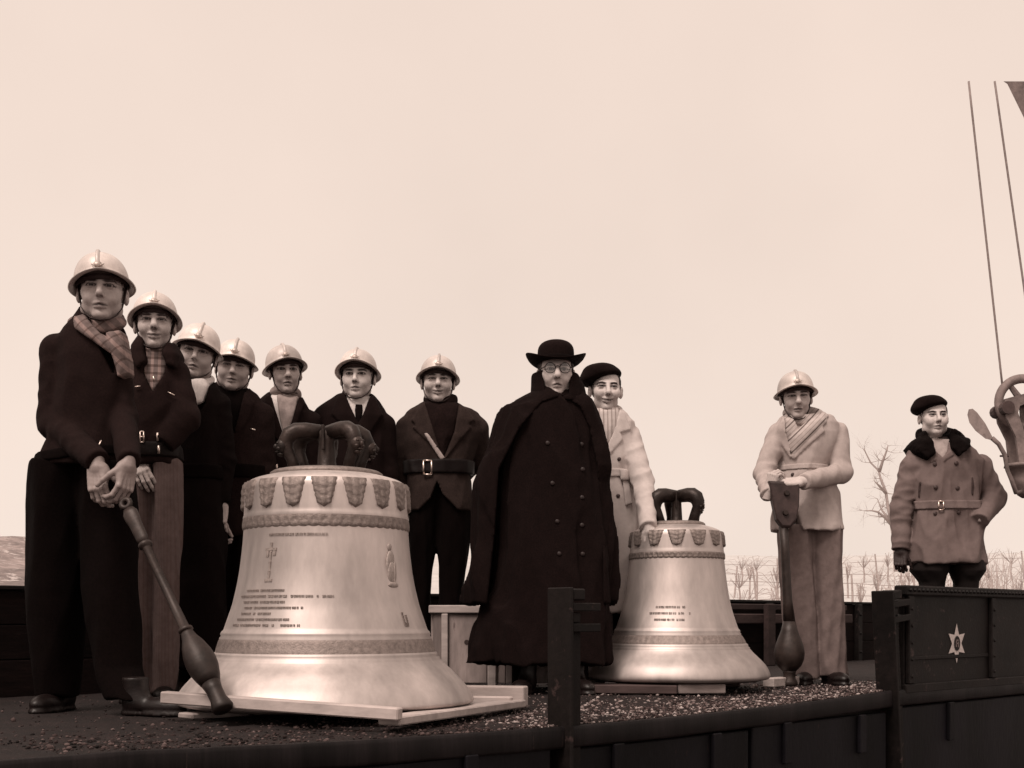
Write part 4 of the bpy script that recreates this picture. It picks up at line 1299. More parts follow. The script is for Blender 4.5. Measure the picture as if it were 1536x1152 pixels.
class Person:
    def __init__(self, label, px, Y, group=None):
        self.Y = Y; self.s = FPX / Y
        self.root = empty('person', ((px - PXC) / FPX * Y, Y, BED))
        tag(self.root, label, 'person', group)
        self.o = Vector(self.root.location)
        self.parts = []
        self.seed = int(px)
    def L(self, px, py, dd=0.0):
        v = at(px, py, self.Y + dd) - self.o
        return (v.x, v.y, v.z)
    def pz(self, pts, dd=-.1):
        return [(self.L(a, b_, dd)[0], self.L(a, b_, dd)[2]) for a, b_ in pts]
    def rows(self, rows):
        out = []
        for r in rows:
            py, xl, xr, ry = r[:4]; cy = r[4] if len(r) > 4 else 0.0
            a, b_ = self.L(xl, py, cy), self.L(xr, py, cy)
            out.append((a[2], (a[0] + b_[0]) / 2, (b_[0] - a[0]) / 2, cy, ry))
        return out
    def add(self, name, G, F, m, parent=None, smooth=True):
        V, Q = nets(G, F)
        if not len(V): return None
        return link(name, mesh(name, V, Q, smooth), m, parent or self.root)
    def head(self, ex, ey, hs=1.05, yaw=0, pitch=0, roll=0, dd=-.02, hair=True, **kw):
        (V, Q, C), (hv, hq) = make_head(**kw)
        R = rot(yaw, pitch, roll)
        eye = np.array(self.L(ex, ey, dd - .085))
        c = eye - R @ np.array((0, -.085, 0)) * hs
        self.hc, self.R, self.hs = c, R, hs
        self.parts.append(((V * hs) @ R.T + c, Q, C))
        self.hM = Matrix.Translation(Vector(c)) @ Matrix(R.tolist()).to_4x4() @ Matrix.Scale(hs, 4)
        self.wide = kw.get('wide', 1.0)
        if hair:
            link('hair', mesh('hair', (hv * hs) @ R.T + c, hq, True), M_hair, self.root)
        return self
    def on_head(self, name, me, m=None, parent=None, M=None):
        o = bpy.data.objects.new(name, me); COL.objects.link(o)
        if m is not None: me.materials.clear(); me.materials.append(m)
        o.parent = parent or self.root
        o.matrix_local = (self.hM @ M) if (parent is None and M is not None) else (self.hM if parent is None else Matrix.Identity(4))
        return o
    def helmet(self, roll=0, pitch=0, dz=0.0, sc=1.0):
        T = Matrix.Translation((0, .0, dz)) @ Matrix.Rotation(math.radians(roll), 4, 'Y') @ Matrix.Rotation(math.radians(-pitch), 4, 'X') @ Matrix.Scale(sc, 4)
        h = self.on_head('helmet', HELM, None, None, T)
        self.on_head('comb', COMB, None, h); self.on_head('badge', BADGE, None, h); self.on_head('sweat_band', HB, None, h)
        self.on_head('chin_strap', strap_mesh(self.wide, 0))
    def body(self, arms=(), hands=()):
        """head, hands and the figure inside the clothes as one mesh"""
        nb = self.hc - np.array((0, -.01, .14 * self.hs))
        lo = np.minimum(nb, [0, 0, 0]) - .5; hi = np.maximum(nb, [0, 0, 0]) + .5
        G = Grid((lo[0], -.62, 0), (hi[0], .45, nb[2] + .1), .022)
        lg = getattr(self, 'legpts', None)
        hip = np.array(((lg[0][0][0] + lg[1][0][0]) / 2, .0, 1.0)); d = cap(G, nb + (0, .02, 0), nb - (0, -.01, .25), .05, .085)
        d = smin(d, cap(G, nb - (0, -.01, .25), hip, .085, .05), .05)
        for s in (-1, 1):
            L_ = [np.array(q) for q in lg[0 if s < 0 else 1]]
            pr_ = hip
            for q in L_:
                d = smin(d, cap(G, pr_, q, .035, .030), .02); pr_ = q
        for (S, E, W_) in arms:
            S, E, W_ = map(np.array, (S, E, W_))
            d = smin(d, cap(G, nb - (0, -.01, .06), S, .045, .04), .03)
            d = smin(smin(d, cap(G, S, E, .036, .032), .02), cap(G, E, W_, .030, .024), .02)
        V, Q = nets(G, d)
        self.parts.append((V, Q, np.tile(clr(.4), (len(V), 1))))
        self.parts += list(hands)
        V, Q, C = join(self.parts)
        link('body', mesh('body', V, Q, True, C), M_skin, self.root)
    def coat(self, name, rows, arms, m, h=.008, p=2.35, fold=None, vcut=None, lapels=(), extra=None, amp=.004, carve=(), depth=.035, lapt=.010, nscale=26, nst=(1, 1, .45), cst=(1, 1, .7), crease=.012):
        R = self.rows(rows)
        A = np.array(R)
        lo = np.array([(A[:, 1] - A[:, 2]).min(), (A[:, 3] - A[:, 4]).min(), A[:, 0].min()])
        hi = np.array([(A[:, 1] + A[:, 2]).max(), (A[:, 3] + A[:, 4]).max(), A[:, 0].max()])
        arms3 = []
        for a in arms:
            S, E, W_ = [np.array(self.L(*q)) for q in a[:3]]
            rad = a[3] if len(a) > 3 else (.074, .062, .048)
            arms3.append((S, E, W_, rad))
            for q in (S, E, W_):
                lo = np.minimum(lo, q - .09); hi = np.maximum(hi, q + .09)
        G = Grid(lo - .035, hi + .045, h)
        T = loft(G, R, p, fold)
        T = T + amp * noise(G, nscale, self.seed, nst) + amp * .55 * noise(G, nscale * 2.3, self.seed + 1, (1, 1, .8))
        T = T + crease * np.abs(noise(G, 21, self.seed + 3, cst, n=3)) - crease * .4 + crease * .55 * np.abs(noise(G, 52, self.seed + 4, (cst[0], cst[1], cst[2] * .6), n=3))
        F0 = T
        for pl in carve:
            pc = poly2(G, self.pz(pl)); F0 = np.maximum(F0, -np.maximum(pc, G.Y - .02))
        F = F0
        if vcut is not None:
            pc = poly2(G, self.pz(vcut))
            F = smax(F, -np.maximum(np.maximum(pc, -(F0 + depth)), G.Y - .03), .004)
        for lp_ in lapels:
            pc = poly2(G, self.pz(lp_))
            F = np.minimum(F, smax(smax(pc, T - lapt, .003), G.Y - .02, .003))
        for i, (S, E, W_, rad) in enumerate(arms3):
            u = cap(G, S, E, rad[0], rad[1], (.0018, 27, 1 + i * 3, .9, .25))
            f = cap(G, E, W_, rad[1], rad[2], (.0018, 23, 2 + i * 3, .1, .3))
            ar = smin(u, f, .025)
            ar = ar + .003 * noise(G, 42, self.seed + 7 + i, (1, 1, 1.3)) + crease * .48 * np.abs(noise(G, 40, self.seed + 17 + i, (.8, .8, 1.2), n=3)) - crease * .15
            # the sleeve ends square at the wrist
            dv = (W_ - E) / np.linalg.norm(W_ - E)
            ar = smax(ar, (G.X - W_[0]) * dv[0] + (G.Y - W_[1]) * dv[1] + (G.Z - W_[2]) * dv[2] - .012, .006)
            F = smin(F, ar, .013)
        if extra: F = extra(G, F, T)
        F = G.full(F)
        o = self.add(name, G, F, m)
        self.arms3 = [(a, b_, c_) for a, b_, c_, _ in arms3]
        self.G, self.T, self.F = G, G.full(T), F
        return o
    def patch(self, name, poly, m, t0=-.03, t1=.006, parent=None, front=.02, rnd=.004, bulge=0.0):
        """a piece of cloth lying on the coat's front, outlined in the x-z plane"""
        G = self.G
        pc = poly2(G, self.pz(poly))
        F = smax(smax(pc, self.T - t1 - (bulge * np.clip(-pc / .03, 0, 1) if bulge else 0), rnd), np.maximum(-(self.T - t0), G.Y - front), .003)
        return self.add(name, G, F, m, parent)
    def band(self, name, py0, py1, m, t0=-.01, t1=.010, parent=None, tilt=0.0):
        G = self.G
        z1, z0 = self.L(0, py0)[2], self.L(0, py1)[2]
        F = smax(np.abs(G.Z - (z0 + z1) / 2 - tilt * G.X) - abs(z1 - z0) / 2, np.maximum(self.T - t1, -(self.T - t0)), .003)
        return self.add(name, G, F, m, parent)
    def front(self, px, py, use=None):
        x, _, z = self.L(px, py, -.1)
        return x, surf_y(self.G, self.F if use is None else use, x, z), z
    def button(self, px, py, r=.011, m=None, name='button', parent=None):
        x, y, z = self.front(px, py)
        MB().lathe([(0, .006), (r * .7, .0055), (r, .003), (r, -.004)], 14, Matrix.Translation((x, y - .001, z)) @ Matrix.Rotation(math.pi / 2, 4, 'X')).build(name, m or M_button, parent or self.root, True)
    def frame(self, px0, px1, py0, py1, m=None, name='buckle', parent=None, rnd=.0035, prong=True, lift=.012):
        x0, y, z1 = self.front((px0 + px1) / 2, (py0 + py1) / 2, self.T)
        xa, xb = self.L(px0, py0, -.1)[0], self.L(px1, py0, -.1)[0]
        za, zb = self.L(px0, py1, -.1)[2], self.L(px0, py0, -.1)[2]
        y -= lift
        pts = [(xa, y, za), (xb, y, za), (xb, y, zb), (xa, y, zb), (xa, y, za)]
        b_ = MB()
        for q in range(4): b_.tube([pts[q], pts[q + 1]], rnd, 6)
        if prong: b_.tube([(xa, y - .002, (za + zb) / 2), (xb, y - .002, (za + zb) / 2)], rnd * .7, 6)
        return b_.build(name, m or M_buckle, parent or self.root, True)
    def glint(self, px, py, dx, dy, r=.0035, m=None, name='buckle_bar', parent=None):
        x, y, z = self.front(px, py, self.T); s = 1 / self.s
        MB().tube([(x, y - .013, z), (x + dx * s, y - .013, z - dy * s)], r, 6).build(name, m or M_buckle, parent or self.root, True)
    def legs(self, rowsets, m, name='trousers', k=.03, h=.009, amp=.004, fold=None, nst=(1, 1, .22), nscale=38):
        RS = [self.rows(r) for r in rowsets]
        A = np.array([q for r in RS for q in r])
        lo = np.array([(A[:, 1] - A[:, 2]).min(), (A[:, 3] - A[:, 4]).min(), A[:, 0].min()])
        hi = np.array([(A[:, 1] + A[:, 2]).max(), (A[:, 3] + A[:, 4]).max(), A[:, 0].max()])
        G = Grid(lo - .03, hi + .04, h)
        F = None
        for r in RS:
            d = loft(G, r, 2.1, fold)
            F = d if F is None else smin(F, d, k)
        F = F + amp * noise(G, nscale, self.seed + 20, nst) + amp * .5 * noise(G, nscale * 2, self.seed + 21, (1, 1, .6)) + .014 * np.abs(noise(G, 24, self.seed + 31, (1, 1, .22), n=3)) - .006 + .009 * np.abs(noise(G, 58, self.seed + 32, (1, 1, .16), n=3))
        self.legpts = [[(r[0][0] * 0 + q[1], q[3], max(q[0], .09)) for q in sorted(r)[::-1]] for r in RS]
        return self.add(name, G, F, m)
    def shoes(self, spots):
        for (px, dd, yaw) in spots:
            x = (px - PXC) / FPX * (self.Y + dd) - self.o.x
            link('shoe', SHOE, None, self.root, (x, dd, .0), (0, 0, math.radians(yaw)))
    def scarf_ring(self, name, px, py, rx, ry, tr, tz, m, tilt=-.25, dd=.0, amp=.004):
        c = self.L(px, py, dd)
        G = Grid((c[0] - rx - tr - .03, c[1] - ry - tr - .03, c[2] - tz - .07), (c[0] + rx + tr + .03, c[1] + ry + tr + .03, c[2] + tz + .07), .006)
        F = ring(G, c, rx, ry, tr, tz, tilt) + amp * noise(G, 60, self.seed + 5, (1, 1, 1.6))
        return self.add(name, G, F, m)
    def hand_at(self, arm, mirror=False, h=None, fdir=None, back=(0, -1, .2), sc=1.0):
        S, E, W_ = self.arms3[arm]
        fd = (W_ - E) if fdir is None else np.array(fdir)
        fd = fd / np.linalg.norm(fd)
        return place_hand(h or make_hand(), W_ - fd * .01, fd, back, mirror, sc)

TW = lambda name, g, **k: mat(name, g if g > .05 else g * .46, **{**dict(var=.28 if g < .1 else .10, scale=150 if g < .1 else 260, rough=.97, bump=.4 if g < .1 else .18, bscale=330, blot=.12, spec=.08), **k})
GRP = 'firemen in helmets standing on the wagon'

# ---- 1: tall man at far left
P = Person('tall helmeted man at far left in dark jacket, gripping a leaning clapper', 140, 5.03, GRP)
P.head(150, 427, 1.13, yaw=13, pitch=2, wide=1.03, jaw=1.16, nose=1.02, stubble=.14, skin=.43, age=.6, slit=.85, browz=-.002)
P.helmet(roll=-5, pitch=0)
M_c1 = TW('navy_jacket', .030)
P.coat('jacket', [(462, 124, 172, .07, .02), (480, 110, 180, .085, .01), (494, 94, 188, .10), (512, 84, 192, .115), (540, 82, 194, .13), (600, 84, 192, .14), (650, 80, 190, .14), (676, 68, 194, .15), (702, 58, 198, .155)],
       [((88, 528, 0), (82, 634, -.02), (146, 692, -.27), (.074, .066, .050)), ((172, 536, .02), (184, 628, -.03), (193, 690, -.28), (.06, .056, .046))], M_c1,
       vcut=[(130, 462), (176, 462), (180, 520), (168, 560), (150, 520)], amp=.006)
h1 = make_hand(curl=(30, 45, 30), spread=.09, thumb=(.5, -.6), skin=.26)
P.legs([[(694, 48, 130, .14), (760, 44, 128, .15), (880, 42, 124, .15), (1000, 52, 120, .12), (1046, 58, 116, .10)],
        [(694, 120, 200, .14), (760, 122, 203, .15), (880, 126, 206, .14, -.05), (1000, 140, 212, .12, -.12), (1050, 160, 222, .10, -.20)]], M_trous)
P.body(P.arms3, [P.hand_at(0, False, h1, (.12, -.25, -1), (-.25, -1, .2), 1.05), P.hand_at(1, True, h1, (-.10, -.2, -1), (1, -.55, .1), 1.05)])
P.shoes([(88, 0, -10), (216, -.24, 72)])
M_s1 = TW('striped_wool_scarf', .17, stripes=[('D', .055, .020, 1.6), ('E', .06, .010, .65)], blot=.25)
sc = P.scarf_ring('scarf', 146, 484, .082, .075, .030, .034, M_s1, .35, .01)
P.patch('scarf_end', [(108, 474), (124, 470), (150, 500), (176, 512), (174, 536), (140, 512), (114, 494)], M_s1, -.03, .022, bulge=.012)
P.patch('scarf_end', [(160, 500), (178, 492), (188, 540), (189, 558), (178, 568), (170, 535)], M_s1, -.03, .026, bulge=.01)
bt = P.band('belt', 676, 692, M_trous, tilt=.1)
P.glint(128, 690, 8, -16, parent=bt); P.glint(156, 662, -8, 14, parent=bt)

# ---- 2: smiling man behind him
P = Person('second helmeted man from left, plaid shirt, dark furry collar, grey trousers', 228, 5.6, GRP)
P.head(231, 478, 1.06, yaw=14, pitch=3, wide=.98, smile=1.2, nose=1.2, slit=.65, skin=.46, age=1.2, jaw=.95)
P.helmet(roll=1, pitch=5, sc=.98)
M_c2 = TW('brown_black_jacket', .034)
def fur(polys, t, P_):
    def ex(G, F, T):
        for pl in polys:
            pc = poly2(G, P_.pz(pl))
            F = smin(F, smax(smax(pc, T - t, .02), G.Y - .05, .01) + .004 * noise(G, 110, 4), .006)
        return F
    return ex
P.coat('jacket', [(508, 208, 252, .07, .02), (522, 200, 262, .09), (535, 192, 270, .105), (552, 186, 274, .12), (600, 186, 272, .135), (650, 186, 270, .14), (680, 186, 272, .14), (700, 190, 272, .135)],
       [((196, 560, 0), (188, 640, .04), (204, 684, -.06)), ((262, 560, 0), (278, 628, -.04), (246, 664, -.10), (.068, .064, .056))], M_c2,
       vcut=[(210, 512), (250, 512), (246, 560), (230, 590), (216, 560)], amp=.008, extra=fur([[(194, 518), (204, 498), (214, 505), (222, 545), (210, 556), (198, 540)], [(246, 512), (256, 508), (266, 530), (262, 552), (250, 548), (243, 530)]], .030, P))
P.legs([[(690, 190, 236, .12), (760, 190, 235, .12), (900, 188, 233, .11), (1040, 188, 228, .09)],
        [(690, 230, 273, .12), (740, 233, 274, .12), (800, 233, 271, .11), (860, 232, 268, .10), (1040, 230, 264, .09)]], TW('grey_corduroy', .13, stripes=[('X', .012, .004, .92)]))
P.body(P.arms3, [P.hand_at(0)])
P.shoes([(212, 0, -6), (250, 0, 8)])
P.patch('plaid_shirt', [(209, 512), (250, 512), (246, 560), (230, 590), (216, 560)], TW('plaid_shirt', .18, stripes=[('X', .03, .012, 1.8), ('Z', .035, .012, .55)]), -.05, -.014)
bt = P.band('belt', 668, 690, M_belt)
P.frame(216, 221, 650, 666, name='buckle', parent=bt); P.glint(240, 651, 0, 12, .006, parent=bt); P.glint(242, 670, 0, 12, .006, parent=bt)
P.glint(207, 583, 8, -1, .003, parent=None, name='pocket_clip'); P.glint(233, 566, 1, 8, .004, name='zip_tag'); P.glint(252, 588, 10, 5, .003, name='cuff_strap')

# ---- 3: man with white scarf
P = Person('third helmeted man from left with tilted helmet and white neck scarf', 292, 6.0, GRP)
P.head(294, 525, 1.07, yaw=12, pitch=0, roll=10, wide=1.12, fat=1.2, slit=.8, skin=.43, jaw=1.12, smile=-.4)
P.helmet(roll=3, pitch=-2)
P.coat('coat', [(560, 276, 312, .07, .02), (572, 268, 320, .09), (586, 256, 330, .11), (610, 248, 336, .13), (700, 246, 336, .14), (800, 244, 338, .14), (1000, 240, 340, .14)],
       [((262, 610, 0), (254, 700, .02), (262, 775, 0)), ((324, 610, 0), (334, 690, .02), (330, 750, .0))], TW('black_coat', .012), vcut=[(278, 562), (314, 562), (308, 605), (298, 622), (286, 600)], amp=.006)
P.legs([[(990, 262, 294, .10), (1036, 264, 290, .09)], [(990, 296, 328, .10), (1036, 298, 324, .09)]], M_trous)
P.body(P.arms3, [P.hand_at(0), P.hand_at(1, True)])
P.shoes([(278, 0, -6), (312, 0, 8)])
P.scarf_ring('scarf', 294, 572, .066, .062, .022, .022, M_white, .4, 0)
P.patch('scarf_end', [(280, 570), (306, 566), (312, 578), (304, 604), (290, 610), (282, 592)], M_white, -.04, .010, bulge=.012)
bt = P.band('belt', 700, 722, M_trous); P.glint(271, 708, 2, 14, parent=bt)

# ---- 4: man in dark jersey
P = Person('fourth helmeted man from left, dark jersey under open dark jacket', 348, 6.35, GRP)
P.head(350, 547, 1.04, yaw=10, pitch=-2, roll=6, wide=1.14, fat=.4, slit=.7, skin=.42, browz=-.003, age=.9, jaw=1.08, nose=1.12)
P.helmet(roll=2, pitch=0)
P.coat('jacket', [(574, 324, 366, .07, .02), (586, 312, 378, .09), (598, 302, 390, .105), (612, 296, 398, .12), (700, 298, 398, .135), (760, 296, 400, .14), (806, 294, 402, .14)],
       [((304, 620, 0), (298, 700, -.06), (328, 766, -.24)), ((390, 624, 0), (396, 710, .02), (388, 790, -.02))], TW('dark_jacket', .028, var=.5),
       vcut=[(324, 574), (368, 574), (356, 640), (346, 672), (334, 640)],
       lapels=[[(316, 582), (326, 590), (342, 660), (346, 674), (330, 660), (312, 612)], [(366, 586), (380, 602), (374, 628), (352, 668), (347, 672), (362, 615)]], amp=.005)
P.legs([[(796, 298, 352, .12), (900, 300, 350, .11), (1030, 306, 345, .09)], [(796, 346, 402, .12), (900, 350, 400, .11), (1030, 354, 394, .09)]], M_trous)
P.body(P.arms3, [P.hand_at(0, False, make_hand(curl=(35, 45, 30), thumb=(.3, -.4), skin=.3), (-.05, -.1, -1), (-.8, -.8, 0)), P.hand_at(1, True)])
P.shoes([(325, 0, -6), (372, 0, 8)])
P.patch('jersey', [(322, 572), (370, 572), (356, 640), (346, 674), (334, 640)], TW('black_jersey', .009), -.05, -.012)
P.scarf_ring('jersey_collar', 347, 583, .066, .064, .014, .022, TW('black_jersey', .009), -.25, .005, .001)
P.glint(331, 628, 2, -9, .0035, name='pen_clip'); P.glint(376, 643, 7, 2, .004, name='pocket_handkerchief')
bt = P.band('belt', 700, 720, M_trous); P.glint(306, 698, 0, 9, .006, parent=bt); P.glint(304, 716, 0, 9, .006, parent=bt)

# ---- 5: man with pale scarf
P = Person('fifth helmeted man from left with pale scarf hanging inside dark coat', 428, 6.7, GRP)
P.head(431, 553, 1.05, yaw=17, pitch=0, roll=-2, wide=.92, slit=1.0, skin=.44, nose=1.2, jaw=.9, smile=-.3)
P.helmet(roll=-6, pitch=3)
P.coat('coat', [(588, 404, 450, .07, .02), (598, 392, 458, .09), (608, 384, 464, .105), (622, 380, 470, .12), (700, 382, 472, .13), (800, 382, 472, .135), (960, 380, 474, .14)],
       [((390, 632, 0), (384, 712, .02), (390, 780, 0)), ((462, 634, 0), (468, 712, .02), (460, 780, 0))], TW('black_overcoat', .021),
       vcut=[(402, 586), (450, 588), (440, 640), (429, 672), (416, 640)], lapels=[[(398, 592), (406, 594), (428, 660), (430, 676), (412, 655), (396, 612)], [(448, 592), (456, 604), (450, 628), (432, 672), (430, 664), (442, 620)]])
P.legs([[(950, 392, 424, .10), (1026, 394, 420, .09)], [(950, 430, 464, .10), (1026, 432, 460, .09)]], M_trous)
P.body(P.arms3, [P.hand_at(0), P.hand_at(1, True)])
P.shoes([(408, 0, -6), (446, 0, 8)])
P.scarf_ring('scarf', 428, 592, .066, .062, .020, .026, TW('pale_scarf', .30, blot=.2), -.3, 0)
P.patch('shirt', [(401, 584), (428, 586), (428, 665), (416, 642)], M_white, -.05, -.016)
P.patch('scarf_end', [(414, 590), (446, 592), (442, 625), (432, 652), (428, 664), (420, 628)], TW('pale_scarf', .30, blot=.2), -.045, .002, bulge=.01)
P.glint(418, 698, 0, 10, .005, name='buckle_bar')

# ---- 6: man in double-breasted overcoat
P = Person('helmeted man facing us in black overcoat and tie behind the large bell', 524, 6.85, GRP)
P.head(533, 560, 1.09, yaw=-1, pitch=2, wide=1.07, slit=1.0, skin=.56, brow=.03, stubble=.06)
P.helmet(roll=0, pitch=6, dz=.004)
P.coat('overcoat', [(590, 508, 558, .075, .015), (602, 490, 570, .095), (614, 474, 578, .11), (628, 466, 584, .125), (700, 464, 584, .14), (800, 462, 586, .14), (930, 458, 590, .14)],
       [((478, 638, 0), (468, 716, .02), (478, 782, 0)), ((574, 640, 0), (582, 716, .02), (574, 790, 0))], TW('black_overcoat', .021),
       vcut=[(516, 590), (556, 590), (548, 616), (538, 634), (526, 614)], lapt=.014,
       lapels=[[(508, 590), (516, 590), (540, 640), (546, 668), (524, 650), (498, 622)], [(556, 588), (564, 600), (574, 622), (562, 640), (546, 668), (540, 640)]])
P.legs([[(920, 470, 518, .11), (1024, 474, 512, .09)], [(920, 528, 576, .11), (1024, 532, 570, .09)]], M_trous)
P.body(P.arms3, [P.hand_at(0), P.hand_at(1, True)])
P.shoes([(494, 0, -6), (552, 0, 8)])
P.patch('shirt', [(516, 588), (556, 588), (548, 616), (538, 636), (526, 614)], M_white, -.05, -.014)
P.patch('tie', [(533, 606), (543, 606), (544, 616), (540, 640), (536, 640), (532, 616)], M_black, -.03, -.004)
sc = P.scarf_ring('scarf', 534, 592, .066, .064, .014, .020, TW('grey_scarf', .06), -.35, .0)
for q in ((522, 660), (552, 658), (524, 690), (554, 690)): P.button(*q)

# ---- 7: belted man right of the large bell
P = Person('smiling helmeted man with wide belt and pale shoulder strap over tweed jacket', 658, 7.05, GRP)
P.head(657, 567, 1.08, yaw=4, pitch=2, wide=1.06, smile=1.5, slit=.55, skin=.52, age=1.3, fat=.6, nose=1.2)
P.helmet(roll=3, pitch=4)
M_c7 = TW('brown_tweed', .060, var=.5, scale=220, rgb=(.030, .0205, .0185, 1))
P.coat('jacket', [(602, 638, 686, .075, .015), (609, 626, 696, .095), (619, 610, 716, .11), (634, 604, 724, .122), (660, 604, 720, .135), (692, 608, 708, .13), (712, 608, 707, .13), (735, 606, 708, .138), (768, 604, 710, .142)],
       [((612, 642, 0), (601, 712, .02), (610, 772, .0), (.070, .058, .046)), ((716, 644, .01), (718, 690, .10), (690, 716, .22), (.070, .06, .05))], M_c7,
       vcut=[(638, 600), (688, 602), (682, 645), (665, 688), (650, 655), (640, 625)], carve=[[(656, 722), (664, 742), (684, 762), (704, 790), (608, 790), (630, 764), (646, 748)]],
       lapels=[[(636, 602), (626, 616), (616, 630), (624, 638), (619, 642), (650, 672), (665, 692), (652, 650), (641, 615)], [(688, 604), (698, 612), (713, 630), (703, 636), (708, 642), (690, 662), (667, 692), (682, 650), (687, 622)]], amp=.005, lapt=.013)
P.legs([[(714, 614, 664, .10), (752, 612, 664, .115), (800, 612, 657, .11), (850, 616, 651, .095), (890, 619, 648, .09), (1018, 624, 650, .09)],
        [(714, 652, 704, .10), (752, 652, 708, .115), (800, 654, 706, .11), (850, 657, 701, .095), (890, 657, 695, .09), (1018, 660, 692, .09)]], M_trous)
P.body(P.arms3, [P.hand_at(0), P.hand_at(1, True)])
P.shoes([(637, 0, -6), (677, 0, 8)])
M_s7 = TW('dark_knit_scarf', .026, var=.4, scale=90, bump=.8, bscale=200)
P.patch('scarf_end', [(636, 598), (690, 600), (682, 648), (665, 690), (650, 655), (638, 625)], M_s7, -.05, .0, bulge=.012)
P.scarf_ring('scarf', 661, 600, .074, .068, .024, .034, M_s7, .3, .0)
bt = P.band('belt', 692, 713, M_belt, t1=.012)
P.frame(636, 648, 692, 713, parent=bt, rnd=.0055, prong=False, lift=.017)
P.patch('shoulder_strap', [(636, 652), (642, 650), (668, 688), (662, 692)], mat('pale_strap', .34, scale=60, var=.2), -.01, .017)
P.glint(652, 674, 5, -3, .004, M_belt, 'strap_keeper')

# ---- 8: cloaked man in broad-brimmed hat
P = Person('man in round black hat, round spectacles and long black cloak at centre', 815, 6.3)
P.head(836, 553, 1.11, yaw=2, pitch=1, wide=1.02, jaw=1.02, slit=.85, skin=.50, age=1.5, smile=-.6, nose=1.3, brow=.06, stubble=.10)
M_c8 = TW('black_cloak', .018, var=.5, scale=170, bump=.5)
P.coat('long_coat', [(578, 812, 864, .08, .01), (592, 800, 875, .10), (606, 782, 888, .12), (622, 766, 896, .135), (660, 755, 903, .15), (720, 750, 905, .165), (800, 742, 912, .18), (900, 728, 918, .20), (968, 703, 919, .22), (996, 702, 919, .23)],
       [], M_c8, amp=.006, fold=(.05, 9, 1.0, 1.1, .1), h=.009, crease=.03, cst=(1, 1, .22))
FB = P.F.copy(); GB = P.G
def btn(px, py):
    P.G, P.F = GB, FB
    P.button(px, py, .0115, mat('black_button', .018, var=.3, scale=60, rough=.5, bump=0))
P.legs([[(860, 768, 838, .10), (940, 766, 815, .09), (1030, 768, 800, .075)], [(860, 812, 886, .10), (940, 840, 888, .09), (1030, 852, 886, .075)]], M_trous)
P.body([])
P.shoes([(788, -.08, -14), (868, -.08, 14)])
for q in ((872, 667), (873, 706), (872, 748), (872, 789), (821, 667), (835, 784), (828, 727), (873, 832), (838, 832)): btn(*q)
# shoulder cape hanging open in front
P.coat('shoulder_cape', [(586, 806, 870, .10, .02), (600, 772, 888, .14, .02), (613, 754, 895, .165, .02), (640, 740, 903, .185, .02), (680, 727, 915, .205, .02), (702, 718, 917, .21, .02), (724, 711, 911, .21, .02), (768, 707, 914, .215, .02), (838, 702, 922, .225, .02), (906, 697, 929, .235, .02)],
       [], M_c8, amp=.006, fold=(.06, 8, 2.2, 1.25, .3), h=.009, crease=.03, cst=(1, 1, .25),
       carve=[[(812, 604), (846, 594), (870, 610), (884, 640), (896, 700), (902, 780), (905, 930), (728, 930), (742, 800), (748, 705), (778, 646)]])
# turned-up collar
def collar(P_, px, rows, thick, cutpoly, m, name='collar', h=.006):
    R = P_.rows(rows); A = np.array(R)
    G = Grid(((A[:, 1] - A[:, 2]).min() - .03, (A[:, 3] - A[:, 4]).min() - .03, A[:, 0].min() - .02), ((A[:, 1] + A[:, 2]).max() + .03, (A[:, 3] + A[:, 4]).max() + .03, A[:, 0].max() + .03), h)
    D = loft(G, R, 2.1, clip=False)
    F = smax(np.abs(D) - thick, np.maximum(A[:, 0].min() - G.Z, G.Z - A[:, 0].max() + .15 * (G.Y)), .006)
    if cutpoly: F = smax(F, -np.maximum(poly2(G, P_.pz(cutpoly)), G.Y - .0), .006)
    F = F + .002 * noise(G, 60, 3)
    return P_.add(name, G, F, m)
collar(P, 838, [(606, 800, 874, .118, .01), (592, 800, 875, .108, .01), (578, 801, 872, .100, .01), (563, 801, 864, .094, .01)], .012, [(814, 545), (857, 545), (853, 590), (838, 597), (819, 590)], M_c8)
P.scarf_ring('neck_cloth', 837, 596, .080, .085, .022, .030, M_c8, .2, 0)
# hat
def hat_mesh():
    V, F = [], []; NA = 64
    prof = [(0, .150)] + [(.084 * math.sin(t) ** .7, .092 + .057 * math.cos(t) ** .8) for t in np.linspace(.15, math.pi / 2 - .02, 9)] + [(.0845, .075), (.0835, .060), (.083, .050), (.086, .046), (.100, .044), (.116, .044), (.130, .046), (.137, .049), (.139, .053), (.137, .050), (.130, .043), (.116, .040), (.100, .040), (.084, .041), (.080, .046), (.079, .07)]
    for r_, z in prof:
        for k in range(NA):
            t = 2 * math.pi * k / NA; sx, sy = math.sin(t), -math.cos(t)
            br = max(0, (r_ - .086) / .052)
            ly = 1.22 if r_ <= .0861 else 1.22 - .10 * br
            zz = z + br ** 1.6 * (.034 * abs(sx) ** 2.2 - .010 * abs(sy) ** 2)
            V.append((r_ * sx * (1 + .0 * br), .012 + r_ * ly * sy, zz))
    for i in range(len(prof) - 1):
        for k in range(NA):
            k2 = (k + 1) % NA; F.append((i * NA + k, i * NA + k2, (i + 1) * NA + k2, (i + 1) * NA + k))
    return mesh('hat', V, F, True)
M_felt = TW('black_felt', .020, var=.5, scale=220)
ht = P.on_head('hat', hat_mesh(), M_felt)
hb = MB().lathe([(.0850, .048), (.0862, .050), (.0862, .066), (.0850, .068)], 48, Matrix.Translation((0, .012, 0)), 1.0, 1.22).mesh('hat_band', True)
P.on_head('hat_band', hb, M_black, ht)
gl = MB()
